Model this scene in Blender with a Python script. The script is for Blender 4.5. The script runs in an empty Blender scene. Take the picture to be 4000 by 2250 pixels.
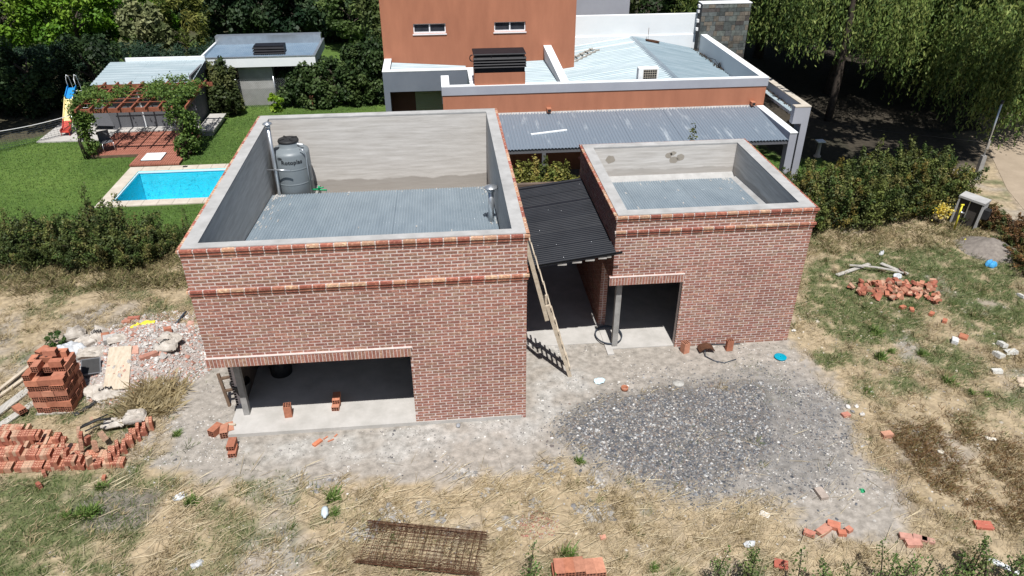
import bpy, math, random
import numpy as np
from mathutils import Matrix, Vector
rng = np.random.default_rng(7)
random.seed(7)
SC = bpy.context.scene
COL = SC.collection

# ---------------------------------------------------------------- camera, sky, sun, exposure
cam_d = bpy.data.cameras.new('camera')
cam = bpy.data.objects.new('camera', cam_d)
COL.objects.link(cam)
cam_d.lens = 26.107
cam_d.sensor_width = 36.0
cam_d.clip_start = 0.1
cam_d.clip_end = 1000
_yaw, _pit, _rol = 0.0968, 0.5414, -0.0023
_f = Vector((math.sin(_yaw)*math.cos(_pit), math.cos(_yaw)*math.cos(_pit), -math.sin(_pit)))
_r = Vector((math.cos(_yaw), -math.sin(_yaw), 0))
_u = _r.cross(_f)
_r2 = _r*math.cos(_rol) + _u*math.sin(_rol)
_u2 = -_r*math.sin(_rol) + _u*math.cos(_rol)
cam.matrix_world = Matrix(((_r2.x, _u2.x, -_f.x, -1.669), (_r2.y, _u2.y, -_f.y, -13.845), (_r2.z, _u2.z, -_f.z, 12.074), (0, 0, 0, 1)))
SC.camera = cam
W = bpy.data.worlds.new('World')
SC.world = W
W.use_nodes = True
_nt = W.node_tree
_bg = _nt.nodes['Background']
_sky = _nt.nodes.new('ShaderNodeTexSky')
_sky.sky_type = 'NISHITA'
_sky.sun_disc = False
SUN_EL, SUN_AZ = math.radians(64), math.radians(1.3)   # sun stands behind the camera (towards -y), a touch to the right
_sky.sun_elevation = SUN_EL
_sky.sun_rotation = math.pi - SUN_AZ
_nt.links.new(_sky.outputs[0], _bg.inputs[0])
_bg.inputs[1].default_value = 0.058
sun_d = bpy.data.lights.new('sun', 'SUN')
sun_d.energy = 5.0
sun_d.angle = math.radians(0.53)
sun_d.color = (1.0, 0.975, 0.94)
sun = bpy.data.objects.new('sun', sun_d)
COL.objects.link(sun)
_s = Vector((math.sin(SUN_AZ)*math.cos(SUN_EL), -math.cos(SUN_AZ)*math.cos(SUN_EL), math.sin(SUN_EL)))
sun.rotation_euler = (-_s).to_track_quat('-Z', 'Y').to_euler()
sun.location = _s*60
SC.view_settings.view_transform = 'Standard'
SC.view_settings.look = 'None'
SC.view_settings.exposure = 0.3
SC.view_settings.gamma = 1.0
SC.view_settings.use_curve_mapping = False
SC.cycles.max_bounces = 6
SC.cycles.transparent_max_bounces = 12
SC.cycles.caustics_reflective = False
SC.cycles.caustics_refractive = False

# ---------------------------------------------------------------- helpers
def link(o, parent=None):
    COL.objects.link(o)
    if parent is not None:
        o.parent = parent
    return o

def tag(o, label=None, cat=None, group=None, kind=None):
    if label: o['label'] = label
    if cat: o['category'] = cat
    if group: o['group'] = group
    if kind: o['kind'] = kind
    return o

def thing(name, label, cat, loc=(0, 0, 0), rz=0, group=None):
    o = bpy.data.objects.new(name, None)
    link(o)
    o.empty_display_size = 0.2
    o.location = loc
    o.rotation_euler = (0, 0, rz)
    bpy.context.view_layer.update() if False else None
    return tag(o, label, cat, group)

def copy_tree(o, parent=None):
    c = o.copy()
    COL.objects.link(c)
    if parent is not None:
        c.parent = parent
    for ch in o.children:
        copy_tree(ch, c)
    return c

def mesh_np(name, V, F, m=None, parent=None, col=None, smooth=False):
    V = np.asarray(V, np.float32)
    F = np.asarray(F, np.int32)
    me = bpy.data.meshes.new(name)
    k = F.shape[1]
    me.vertices.add(len(V))
    me.vertices.foreach_set('co', V.ravel())
    me.loops.add(F.size)
    me.loops.foreach_set('vertex_index', F.ravel())
    me.polygons.add(len(F))
    me.polygons.foreach_set('loop_start', np.arange(0, F.size, k, dtype=np.int32))
    if smooth:
        me.polygons.foreach_set('use_smooth', np.ones(len(F), bool))
    if col is not None:
        a = me.attributes.new('col', 'FLOAT_COLOR', 'FACE' if len(col) == len(F) else 'POINT')
        a.data.foreach_set('color', np.concatenate([np.asarray(col, np.float32), np.ones((len(col), 1), np.float32)], 1).ravel())
    me.update()
    me.validate()
    if m: me.materials.append(m)
    return link(bpy.data.objects.new(name, me), parent)

class MB:
    def __init__(s):
        s.v = []; s.f = []; s.sm = []; s.c = []; s.curc = None
    def face(s, pts, smooth=False):
        i = len(s.v)
        s.v += [tuple(p) for p in pts]
        s.f.append(tuple(range(i, i+len(pts)))); s.sm.append(smooth); s.c.append(s.curc)
        return s
    def hexa(s, p, bottom=True):
        # p: 8 points, bottom ring ccw then top ring ccw
        i = len(s.v)
        s.v += [tuple(q) for q in p]
        fs = [(4, 5, 6, 7), (0, 1, 5, 4), (1, 2, 6, 5), (2, 3, 7, 6), (3, 0, 4, 7)]
        if bottom: fs.append((3, 2, 1, 0))
        for f in fs:
            s.f.append(tuple(i+k for k in f)); s.sm.append(False); s.c.append(s.curc)
        return s
    def box(s, x0, x1, y0, y1, z0, z1):
        return s.hexa([(x0, y0, z0), (x1, y0, z0), (x1, y1, z0), (x0, y1, z0), (x0, y0, z1), (x1, y0, z1), (x1, y1, z1), (x0, y1, z1)])
    def bevbox(s, x0, x1, y0, y1, z0, z1, b=0.005):
        # box with a chamfered top edge
        s.hexa([(x0, y0, z0), (x1, y0, z0), (x1, y1, z0), (x0, y1, z0), (x0, y0, z1-b), (x1, y0, z1-b), (x1, y1, z1-b), (x0, y1, z1-b)])
        return s.hexa([(x0, y0, z1-b), (x1, y0, z1-b), (x1, y1, z1-b), (x0, y1, z1-b), (x0+b, y0+b, z1), (x1-b, y0+b, z1), (x1-b, y1-b, z1), (x0+b, y1-b, z1)], False)
    def bar(s, a, b, w, h, up=(0, 0, 1)):
        a = Vector(a); b = Vector(b)
        d = (b-a).normalized()
        u = Vector(up)
        if abs(d.dot(u)) > .98: u = Vector((0, 1, 0))
        x = d.cross(u).normalized()*(w/2)
        y = x.cross(d).normalized()*(h/2)
        return s.hexa([a-x-y, a+x-y, b+x-y, b-x-y, a-x+y, a+x+y, b+x+y, b-x+y])
    def tube(s, pts, r, n=8, cap=True):
        pts = [Vector(p) for p in pts]
        rs = r if hasattr(r, '__len__') else [r]*len(pts)
        i0 = len(s.v)
        ref = Vector((0, 0, 1))
        for k, p in enumerate(pts):
            d = (pts[min(k+1, len(pts)-1)]-pts[max(k-1, 0)])
            if d.length < 1e-9: d = Vector((0, 0, 1))
            d.normalize()
            u = ref if abs(d.dot(ref)) < .95 else Vector((0, 1, 0))
            x = d.cross(u).normalized(); y = x.cross(d)
            for j in range(n):
                a = 2*math.pi*j/n
                s.v.append(tuple(p+(x*math.cos(a)+y*math.sin(a))*rs[k]))
        for k in range(len(pts)-1):
            for j in range(n):
                s.f.append((i0+k*n+j, i0+k*n+(j+1) % n, i0+(k+1)*n+(j+1) % n, i0+(k+1)*n+j)); s.sm.append(True); s.c.append(s.curc)
        if cap:
            s.f.append(tuple(i0+j for j in reversed(range(n)))); s.sm.append(False); s.c.append(s.curc)
            e = i0+(len(pts)-1)*n
            s.f.append(tuple(e+j for j in range(n))); s.sm.append(False); s.c.append(s.curc)
        return s
    def lathe(s, prof, c=(0, 0, 0), n=24, sx=1, sy=1):
        i0 = len(s.v)
        for (r, z) in prof:
            for j in range(n):
                a = 2*math.pi*j/n
                s.v.append((c[0]+r*sx*math.cos(a), c[1]+r*sy*math.sin(a), c[2]+z))
        for k in range(len(prof)-1):
            for j in range(n):
                s.f.append((i0+k*n+j, i0+k*n+(j+1) % n, i0+(k+1)*n+(j+1) % n, i0+(k+1)*n+j)); s.sm.append(True); s.c.append(s.curc)
        return s
    def build(s, name, m=None, parent=None, loc=None, bevel=0):
        me = bpy.data.meshes.new(name)
        me.from_pydata(s.v, [], s.f)
        me.polygons.foreach_set('use_smooth', s.sm)
        if any(c is not None for c in s.c):
            a = me.attributes.new('col', 'FLOAT_COLOR', 'FACE')
            a.data.foreach_set('color', np.array([(*(c or (.5, .5, .5)), 1) for c in s.c], np.float32).ravel())
        me.update()
        if m: me.materials.append(m)
        o = link(bpy.data.objects.new(name, me), parent)
        if loc: o.location = loc
        return o

def inst(name, me, parent, loc, rot=(0, 0, 0), scale=None, color=None):
    o = bpy.data.objects.new(name, me)
    link(o, parent)
    o.location = loc
    o.rotation_euler = rot
    if scale: o.scale = scale
    if color is not None: o.color = (*color, 1)
    return o

# value noise
_H = rng.random((256, 256))
def vnoise(x, y):
    xi = np.floor(x).astype(int); yi = np.floor(y).astype(int)
    fx = x-xi; fy = y-yi
    fx = fx*fx*(3-2*fx); fy = fy*fy*(3-2*fy)
    a = _H[xi % 256, yi % 256]; b = _H[(xi+1) % 256, yi % 256]
    c = _H[xi % 256, (yi+1) % 256]; d = _H[(xi+1) % 256, (yi+1) % 256]
    return (a*(1-fx)+b*fx)*(1-fy)+(c*(1-fx)+d*fx)*fy
def fbm(x, y, o=4):
    t = 0; a = .5; n = 0
    for k in range(o):
        t = t+a*vnoise(x*2**k+17*k, y*2**k+31*k); n += a; a *= .5
    return t/n
def smooth(a, b, x):
    t = np.clip((x-a)/(b-a), 0, 1)
    return t*t*(3-2*t)

# ---------------------------------------------------------------- materials
def mat(name, c1, c2=None, scale=3.0, rough=.85, bump=0, bscale=None, metal=0, spec=.3, stretch=(1, 1, 1), detail=5, src=None, contrast=(.3, .7), amount=None):
    """Procedural surface: noise between two colours, optional bump. src: None | 'attr' | 'obj' multiplies a per-face / per-object colour in."""
    m = bpy.data.materials.new(name)
    m.use_nodes = True
    nt = m.node_tree; N = nt.nodes; L = nt.links
    p = N['Principled BSDF']
    p.inputs['Roughness'].default_value = rough
    p.inputs['Metallic'].default_value = metal
    p.inputs['Specular IOR Level'].default_value = spec
    geo = N.new('ShaderNodeNewGeometry')
    mp = N.new('ShaderNodeMapping')
    mp.inputs['Scale'].default_value = stretch
    L.new(geo.outputs['Position'], mp.inputs[0])
    nz = N.new('ShaderNodeTexNoise')
    nz.inputs['Scale'].default_value = scale
    nz.inputs['Detail'].default_value = detail
    nz.inputs['Roughness'].default_value = .62
    L.new(mp.outputs[0], nz.inputs['Vector'])
    mr = N.new('ShaderNodeMapRange')
    mr.inputs[1].default_value = contrast[0]; mr.inputs[2].default_value = contrast[1]
    L.new(nz.outputs['Fac'], mr.inputs[0])
    mx = N.new('ShaderNodeMix'); mx.data_type = 'RGBA'
    L.new(mr.outputs[0], mx.inputs[0])
    mx.inputs[6].default_value = (*c1, 1); mx.inputs[7].default_value = (*(c2 or c1), 1)
    out = mx.outputs[2]
    if src:
        m2 = N.new('ShaderNodeMix'); m2.data_type = 'RGBA'; m2.blend_type = 'MULTIPLY'; m2.inputs[0].default_value = 1
        if src == 'attr':
            a = N.new('ShaderNodeAttribute'); a.attribute_name = 'col'; L.new(a.outputs['Color'], m2.inputs[6])
        else:
            a = N.new('ShaderNodeObjectInfo'); L.new(a.outputs['Color'], m2.inputs[6])
        L.new(out, m2.inputs[7]); out = m2.outputs[2]
    L.new(out, p.inputs['Base Color'])
    if bump:
        bn = N.new('ShaderNodeTexNoise')
        bn.inputs['Scale'].default_value = bscale or scale*6
        bn.inputs['Detail'].default_value = 4
        L.new(mp.outputs[0], bn.inputs['Vector'])
        b = N.new('ShaderNodeBump'); b.inputs['Strength'].default_value = bump; b.inputs['Distance'].default_value = .02
        L.new(bn.outputs['Fac'], b.inputs['Height']); L.new(b.outputs[0], p.inputs['Normal'])
    m['out'] = 1
    return m

def stain(m, z0, depth, amp, colour, nscale=(1.2, 1.2, .3), edge=.02, ylim=None):
    """Damp or dirt stain on a wall: everything below a wavy height z0 (+- amp) takes another colour."""
    nt = m.node_tree; N = nt.nodes; L = nt.links
    p = N['Principled BSDF']
    old = p.inputs['Base Color'].links[0].from_socket
    geo = N.new('ShaderNodeNewGeometry'); sep = N.new('ShaderNodeSeparateXYZ'); L.new(geo.outputs['Position'], sep.inputs[0])
    nz = N.new('ShaderNodeTexNoise'); nz.inputs['Scale'].default_value = 1; nz.inputs['Detail'].default_value = 6
    mp = N.new('ShaderNodeMapping'); mp.inputs['Scale'].default_value = nscale; L.new(geo.outputs['Position'], mp.inputs[0]); L.new(mp.outputs[0], nz.inputs['Vector'])
    ma = N.new('ShaderNodeMath'); ma.operation = 'MULTIPLY_ADD'; L.new(nz.outputs['Fac'], ma.inputs[0]); ma.inputs[1].default_value = amp*2; ma.inputs[2].default_value = z0-amp
    sb = N.new('ShaderNodeMath'); sb.operation = 'SUBTRACT'; L.new(ma.outputs[0], sb.inputs[0]); L.new(sep.outputs[2], sb.inputs[1])
    mr = N.new('ShaderNodeMapRange'); mr.inputs[1].default_value = -edge; mr.inputs[2].default_value = edge; L.new(sb.outputs[0], mr.inputs[0])
    mu = N.new('ShaderNodeMath'); mu.operation = 'MULTIPLY'; mu.inputs[1].default_value = depth; L.new(mr.outputs[0], mu.inputs[0])
    mx = N.new('ShaderNodeMix'); mx.data_type = 'RGBA'; L.new(mu.outputs[0], mx.inputs[0]); L.new(old, mx.inputs[6]); mx.inputs[7].default_value = (*colour, 1)
    L.new(mx.outputs[2], p.inputs['Base Color'])
    return m

def leafmat(name, trans=.3):
    m = bpy.data.materials.new(name); m.use_nodes = True
    nt = m.node_tree; N = nt.nodes; L = nt.links
    p = N['Principled BSDF']; p.inputs['Roughness'].default_value = .55; p.inputs['Specular IOR Level'].default_value = .25
    a = N.new('ShaderNodeAttribute'); a.attribute_name = 'col'
    L.new(a.outputs['Color'], p.inputs['Base Color'])
    t = N.new('ShaderNodeBsdfTranslucent'); L.new(a.outputs['Color'], t.inputs[0])
    mx = N.new('ShaderNodeMixShader'); mx.inputs[0].default_value = trans
    L.new(p.outputs[0], mx.inputs[1]); L.new(t.outputs[0], mx.inputs[2])
    L.new(mx.outputs[0], N['Material Output'].inputs[0])
    return m

M = {}
M['leaf'] = leafmat('leaf')
M['straw'] = leafmat('straw', .15)
M['bark'] = mat('bark', (.035, .028, .022), (.085, .066, .052), 8, .95, .5)
M['mortar'] = mat('mortar', (.52, .435, .405), (.62, .54, .51), 9, .95, .3)
M['brick_obj'] = mat('brick_single', (.84, .82, .82), (1.45, 1.85, 1.8), 15, .9, .35, 60, src='obj', detail=2, contrast=(.5, .72))
M['brick_attr'] = mat('brick_joined', (.84, .82, .82), (1.45, 1.85, 1.8), 15, .9, .35, 60, src='attr', detail=2, contrast=(.5, .72))
M['render_in'] = stain(mat('grey_render_tall', (.42, .39, .355), (.62, .59, .555), 3.2, .95, .3, 25, stretch=(.35, .35, 4.5), contrast=(.28, .72), detail=9), 3.0, .7, .16, (.27, .24, .21))
M['render_inB'] = stain(mat('grey_render_low', (.42, .39, .355), (.63, .60, .565), 3.4, .95, .3, 25, stretch=(.35, .35, 4.5), contrast=(.28, .72), detail=9), 3.36, .55, .2, (.30, .27, .24))
M['screed'] = mat('cement_screed', (.30, .295, .285), (.43, .425, .415), 2.2, .9, .15, 30, detail=7)
M['slab'] = mat('floor_slab', (.36, .345, .32), (.47, .45, .425), 2.2, .9, .15, 25)
M['galv'] = mat('galvanized_sheet', (.205, .255, .295), (.27, .325, .365), 1.8, .42, 0, 9, metal=.2, spec=.5, stretch=(1.4, .6, 1))
M['galv_old'] = mat('weathered_galvanized', (.20, .245, .295), (.52, .57, .60), 1.3, .45, 0, 9, metal=.2, spec=.5, stretch=(3.4, .5, 1), contrast=(.57, .80), detail=8)
M['pav_sheet'] = mat('blue_grey_sheet', (.17, .245, .33), (.23, .31, .39), 1.8, .4, 0, 9, metal=.2)
M['white_sheet'] = mat('white_zinc_sheet', (.29, .365, .395), (.42, .485, .51), 1.2, .5, 0, 9, metal=.2, stretch=(.4, 2.5, 1))
M['blue_sheet'] = mat('zinc_sheet_reflection', (.19, .26, .30), (.28, .35, .39), 1.2, .5, 0, 9, metal=.25, stretch=(.4, 2.5, 1))  # bluer, darker reflection of the right slope painted into the sheet colour
M['black_sheet'] = mat('black_sheet', (.010, .0115, .0155), (.018, .020, .025), 2, .5, .03, 9, spec=.25)
M['zinc'] = mat('zinc_pipe', (.5, .52, .54), (.62, .64, .66), 5, .3, 0, metal=.8)
M['orange'] = mat('terracotta_paint', (.345, .14, .082), (.43, .178, .104), 1.1, stretch=(1.8, 1.8, .45), detail=7, rough=.9, bump=.12, bscale=40)
M['white'] = mat('white_paint', (.70, .73, .75), (.77, .79, .80), .9, .85, .08, 30)
M['greyband'] = mat('grey_lilac_paint', (.31, .32, .36), (.37, .38, .42), .9, .85, .06, 30)
M['greyblue'] = mat('blue_grey_paint', (.135, .155, .19), (.17, .19, .225), .9, .85, .06, 30)
M['black'] = mat('black_metal', (.010, .010, .013), (.016, .016, .02), 4, .5, .03, 20, spec=.2)
M['dark'] = mat('dark_plastic', (.015, .015, .016), (.03, .03, .03), 6, .6, .1)
M['glass'] = mat('window_glass', (.02, .025, .035), (.05, .055, .065), 3, .06, 0, spec=.7)
M['frame'] = mat('white_frame', (.75, .75, .77), None, 3, .5)
M['slate'] = mat('slate', (.6, .6, .6), (1.15, 1.15, 1.15), 7, .75, .5, 25, src='obj')
M['grout'] = mat('dark_grout', (.05, .05, .05), (.08, .08, .08), 7, .95)
M['terra'] = mat('fired_clay', (.78, .74, .72), (1.15, 1.12, 1.1), 9, .9, .2, 50, src='obj')
M['terra_attr'] = mat('fired_clay_joined', (.78, .74, .72), (1.15, 1.12, 1.1), 9, .9, .2, 50, src='attr')
M['hole'] = mat('shaded_clay_cells', (.05, .018, .012), (.08, .03, .02), 9, .95)  # cell insides coloured dark, standing for the shade in the holes
M['dots'] = mat('clay_dust', (.62, .33, .22), (.7, .42, .3), 9, .95)
M['wood_grey'] = mat('weathered_board', (.30, .285, .26), (.50, .47, .42), 4, .9, .3, 30, stretch=(4, .6, 4))
M['wood_pale'] = mat('pale_board', (.40, .33, .245), (.56, .485, .385), 4, .9, .3, 30, stretch=(4, .6, 4))
M['wood_dark'] = mat('dark_timber', (.10, .065, .045), (.18, .12, .08), 4, .85, .3, 30)
M['wood_red'] = mat('stained_red_timber', (.19, .062, .036), (.27, .095, .055), 4, .7, .2, 30)
M['deck'] = mat('red_deck', (.24, .085, .055), (.38, .16, .115), 3, .8, .2, 30, stretch=(.3, 4, 1))
M['coping'] = mat('pale_coping_stone', (.42, .37, .30), (.54, .49, .42), 2.5, .9, .15, 30)
M['poolpaint'] = mat('pool_liner', (.08, .66, .80), (.10, .73, .86), 2, .7)
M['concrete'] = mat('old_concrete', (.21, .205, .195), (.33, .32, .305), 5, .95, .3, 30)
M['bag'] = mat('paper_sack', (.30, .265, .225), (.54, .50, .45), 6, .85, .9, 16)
M['inner'] = mat('unplastered_inside_shaded', (.10, .075, .06), (.15, .11, .085), 4, .95)  # bare inside walls, coloured darker to deepen the interior shade
M['cabin'] = mat('cabinet_inside', (.045, .04, .036), (.06, .052, .046), 4, .9)
M['whitebag'] = mat('white_plastic', (.36, .38, .40), (.60, .61, .62), 9, .5, .5, 18)
M['rust'] = mat('rusty_iron', (.055, .024, .013), (.11, .048, .025), 10, .9, .3)
M['stone'] = mat('pebble', (.75, .75, .75), (1.2, 1.2, 1.2), 20, .85, .2, src='attr')
M['stone_obj'] = mat('loose_stone', (.75, .75, .75), (1.2, 1.2, 1.2), 14, .9, .4, src='obj')
M['tank'] = mat('grey_tank_plastic', (.165, .19, .205), (.185, .21, .225), 2, .42, 0, spec=.4)
M['print'] = mat('dark_print', (.012, .013, .015), None, 2, .7)
M['green_pl'] = mat('green_fitting', (.01, .25, .10), (.02, .32, .14), 6, .5)
M['hose'] = mat('black_hose', (.035, .045, .06), (.06, .07, .09), 6, .5)
M['yellow'] = mat('yellow_paint', (.62, .55, .03), (.7, .62, .06), 6, .6)
M['teal'] = mat('teal_plastic', (.0, .25, .36), (.0, .30, .42), 6, .4)
M['blue'] = mat('blue_plastic', (.02, .20, .50), (.10, .42, .70), 16, .5, .4)
M['red'] = mat('red_plastic', (.42, .05, .035), None, 6, .5)
M['slide_b'] = mat('slide_blue', (.01, .20, .50), (.02, .24, .56), 5, .45)
M['slide_y'] = mat('slide_yellow', (.72, .60, .27), (.76, .64, .32), 5, .5)
M['slide_r'] = mat('slide_red', (.42, .045, .03), (.48, .06, .04), 5, .5)
M['soil'] = mat('soil', (.15, .13, .115), (.25, .22, .19), 8, .98, .6, 40)
M['rubble'] = mat('rubble', (.28, .235, .21), (.40, .345, .315), 9, .98, .7, 45, src=None)
M['paleblue'] = mat('pale_blue_plastic', (.45, .60, .68), (.6, .72, .78), 9, .5, .4)
M['hdpe'] = mat('pale_grey_bottle', (.45, .52, .56), (.55, .62, .66), 9, .35)
M['greywall'] = mat('dark_grey_paint', (.105, .107, .118), (.125, .128, .138), 1.5, .9, .05, 30)
M['brownwall'] = mat('brown_paint', (.085, .035, .025), (.10, .042, .03), 2, .85)
M['shutter'] = mat('olive_shutter', (.26, .27, .185), (.30, .31, .215), 2, .7)
M['rope'] = mat('white_rope', (.6, .6, .6), None, 3, .8)

# ================================================================ GROUND
def pip(x, y, poly):
    r = np.zeros(x.shape, bool)
    n = len(poly)
    for i in range(n):
        x1, y1 = poly[i]; x2, y2 = poly[(i+1) % n]
        c = ((y1 > y) != (y2 > y)) & (x < (x2-x1)*(y-y1)/((y2-y1) if y2 != y1 else 1e-9)+x1)
        r ^= c
    return r
def soft(x, y, poly, w=.35, k=3):
    """Ragged polygon mask: averaged over jittered copies so its rim is broken and soft."""
    t = 0
    for i in range(k):
        jx = (fbm(x*1.3+i*7.1, y*1.3+3)-.5)*w*4 + (vnoise(x*7+i*5, y*7)-.5)*w*.9
        jy = (fbm(x*1.3+40+i*3.3, y*1.3+9)-.5)*w*4 + (vnoise(x*7+50, y*7+i*9)-.5)*w*.9
        t = t+pip(x+jx, y+jy, poly)
    return t/k

P_DIRT = [(-9.13, 3.11), (-8.79, 0.79), (-8.39, -0.57), (-7.07, -1.58), (-4.73, -1.81), (-2.22, -1.99), (-0.54, -2.08), (0.48, -1.38), (3.30, -2.77), (5.14, -3.17), (5.18, -4.33), (6.93, -4.57), (7.91, -3.45), (7.50, -1.92), (8.09, -0.53), (8.09, 1.61), (7.77, 2.55), (5.14, 3.14), (4.01, 4.63), (0.19, 5.31), (-8.92, 5.23)]
P_PALE = [(-7.01, -0.12), (-5.63, -1.34), (-2.80, -1.14), (-0.09, -0.64), (2.03, 0.68), (1.74, 2.85), (0.39, 3.62), (0.01, 0.28), (-2.82, 0.09)]
P_GRAV = [(0.77, -0.63), (1.24, -0.03), (1.86, 0.49), (3.16, 0.67), (5.12, 0.90), (6.07, 0.69), (6.29, 0.05), (5.78, -1.05), (5.08, -2.01), (4.28, -2.56), (3.45, -2.63), (2.25, -1.97), (1.34, -1.22)]
P_FINE = [(5.78, 0.83), (6.98, 0.71), (7.73, 0.11), (7.87, -0.70), (6.93, -1.69), (6.74, -2.58), (5.84, -2.87), (4.95, -2.63), (4.53, -2.51), (5.40, -1.19)]
P_BED = [(1.22, 0.56), (3.82, 1.13), (7.09, 1.48), (7.97, 0.19), (8.06, -0.72), (6.82, -2.66), (4.84, -3.21), (2.66, -2.99), (1.47, -2.05), (0.61, -0.88)]
P_LAWN = [(-70, 11.2), (-16, 11.0), (-8.0, 10.6), (-7.3, 9.0), (0.5, 8.9), (1.0, 11.5), (12.6, 12.0), (16.5, 13.8), (17.0, 18), (13.5, 20), (13.5, 60), (-70, 60)]
P_FARLAWN = [(-26, 36), (-4, 36), (-4, 42), (-26, 44)]
P_ROAD = [(19.0, 6.0), (20.1, 9.5), (20.9, 11.8), (22.6, 15.2), (25.5, 20.5), (30, 28), (40, 46), (60, 40), (60, 0), (30, -6)]
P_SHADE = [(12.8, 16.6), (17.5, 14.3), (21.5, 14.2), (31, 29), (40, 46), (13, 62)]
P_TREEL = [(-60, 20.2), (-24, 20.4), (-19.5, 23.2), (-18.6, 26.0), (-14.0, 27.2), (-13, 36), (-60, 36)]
P_GR = [(9.71, 6.24), (11.88, 7.45), (15.60, 7.45), (17.19, 6.35), (15.42, 2.77), (13.22, 1.33), (13.02, 4.01), (11.26, 2.14), (9.36, 1.96), (9.02, 3.28)]
P_GR2 = [(11.05, 1.67), (12.26, 2.16), (12.58, 1.15), (12.28, 0.39), (11.15, 0.18), (11.00, 0.85)]
P_GR3 = [(9.34, 0.69), (10.17, 0.77), (10.44, -0.06), (9.58, -0.13), (9.13, 0.17)]
P_GR4 = [(8.21, 1.71), (9.26, 2.21), (9.09, 1.16), (8.32, 0.90)]
P_GRL = [(-16, -1.5), (-9.9, -1.1), (-8.6, -2.0), (-9.2, -3.0), (-10.5, -5), (-16, -6)]
P_GRL2 = [(-11.89, -0.71), (-9.44, -0.95), (-9.58, -1.77), (-10.56, -2.50), (-11.02, -2.58)]
P_GRL3 = [(-10.95, -2.72), (-9.41, -2.87), (-8.62, -3.45), (-8.15, -3.96), (-10.42, -3.85)]
P_BURN = [(8.29, -1.02), (10.81, -1.18), (11.09, -2.61), (10.11, -4.56), (8.42, -3.92), (7.59, -2.89)]
P_DARKD = [(-9.30, -1.35), (-8.06, -1.70), (-8.18, -2.67), (-9.41, -2.48), (-9.76, -1.96)]
P_RUB = [(-11.80, 2.82), (-11.83, 4.86), (-10.79, 5.63), (-9.11, 4.85), (-8.56, 3.77), (-8.55, 2.17), (-9.51, 1.54), (-10.42, 1.34)]
POOL = (-14.65, -8.7, 14.2, 17.3)

def masks(x, y):
    g = {}
    n1 = fbm(x*.55, y*.55); n2 = fbm(x*1.9+5, y*1.9); n3 = vnoise(x*6, y*6)
    lawn = soft(x, y, P_LAWN, .12)
    lot = 1-lawn
    dirt = np.maximum(soft(x, y, P_DIRT, .35), smooth(.62, .70, n1*.6+n2*.4)*.8)
    grav = soft(x, y, P_GRAV, .32, 5)
    fine = soft(x, y, P_FINE, .5, 4)
    bed = soft(x, y, P_BED, .3)
    green = np.zeros_like(x)
    for P in (P_GR, P_GR2, P_GR3, P_GR4, P_GRL, P_GRL2, P_GRL3):
        green = np.maximum(green, soft(x, y, P, .3))
    green = green*smooth(.26, .46, n2*.65+n3*.35)
    scat = smooth(.52, .64, fbm(x*.8+90, y*.8+20)*.6+n2*.4)*smooth(-2, 0, np.abs(x+1)-7+np.maximum(0, -y*1.2))*.75
    green = np.maximum(green, scat)*(1-dirt*.92)
    burn = soft(x, y, P_BURN, .8, 5)*smooth(.3, .6, n2)
    g.update(lawn=lawn, lot=lot, dirt=dirt*lot*(1-grav*.7), grav=grav, fine=fine, bed=bed, green=green*lot, burn=burn*lot,
             darkd=soft(x, y, P_DARKD, .2), rub=soft(x, y, P_RUB, .25), pale=soft(x, y, P_PALE, .35), road=soft(x, y, P_ROAD, .25),
             rim=soft(x, y, P_BED, .75, 5), shade=soft(x, y, P_SHADE, .3), treel=soft(x, y, P_TREEL, .3), n1=n1, n2=n2, n3=n3, far=soft(x, y, P_FARLAWN, .4))
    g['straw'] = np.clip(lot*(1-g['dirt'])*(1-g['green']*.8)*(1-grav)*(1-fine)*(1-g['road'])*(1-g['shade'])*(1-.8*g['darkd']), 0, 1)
    return g
def height(x, y):
    h = (fbm(x*.5+3, y*.5)-.5)*.10+(fbm(x*2.2, y*2.2+8)-.5)*.05
    near_b = np.minimum.reduce([np.maximum(np.abs(x+3.5)-3.9, np.abs(y-4.3)-5.2), np.maximum(np.abs(x-5.1)-3.2, np.abs(y-5.1)-3.4), np.maximum(np.abs(x-1.3)-1.8, np.abs(y-4)-4.5)])
    k = smooth(0, 1.2, near_b)
    k = k*smooth(0, 1.2, np.maximum(np.abs(x+11.7)-4.2, np.abs(y-18.5)-5.4))
    k = k*(1-smooth(10.5, 12, y))
    gr = soft(x, y, P_GRAV, .6, 4)*.02
    return h*k*.8+gr
xs = np.unique(np.concatenate([-np.geomspace(22, 260, 26), np.arange(-22, 22.01, .15), np.geomspace(22, 260, 26), [POOL[0], POOL[1]]]))
ys = np.unique(np.concatenate([-np.geomspace(8, 120, 14), np.arange(-8, 14, .15), np.arange(14, 30, .4), np.geomspace(30, 320, 34), [POOL[2], POOL[3]]]))
X, Y = np.meshgrid(xs, ys)
X = X.astype(float); Y = Y.astype(float)
g = masks(X.ravel(), Y.ravel())
def lerp(a, b, t): return a+(np.asarray(b)-a)*t[:, None]
n = X.size
c = np.tile(np.array([[.36, .285, .185]]), (n, 1))
c = lerp(c, (.28, .225, .15), smooth(.45, .62, g['n2'])*.8)
c = lerp(c, (.30, .265, .225), smooth(.56, .68, g['n1'])*.7)
c = lerp(c, (.315, .285, .25), g['dirt'])
c = lerp(c, (.385, .37, .345), g['pale']*g['dirt']*.9*smooth(.25, .6, g['n2']))
c = lerp(c, (.22, .21, .195), g['bed']*.5)
c = lerp(c, (.20, .19, .18), g['fine']*.75)
c = lerp(c, (.10, .097, .094), g['grav']*.85)
c = lerp(c, (.095, .118, .045), g['green']*.9)
c = lerp(c, (.17, .105, .055), g['burn']*.6)
c = lerp(c, (.17, .15, .13), g['darkd']*.85)
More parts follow.
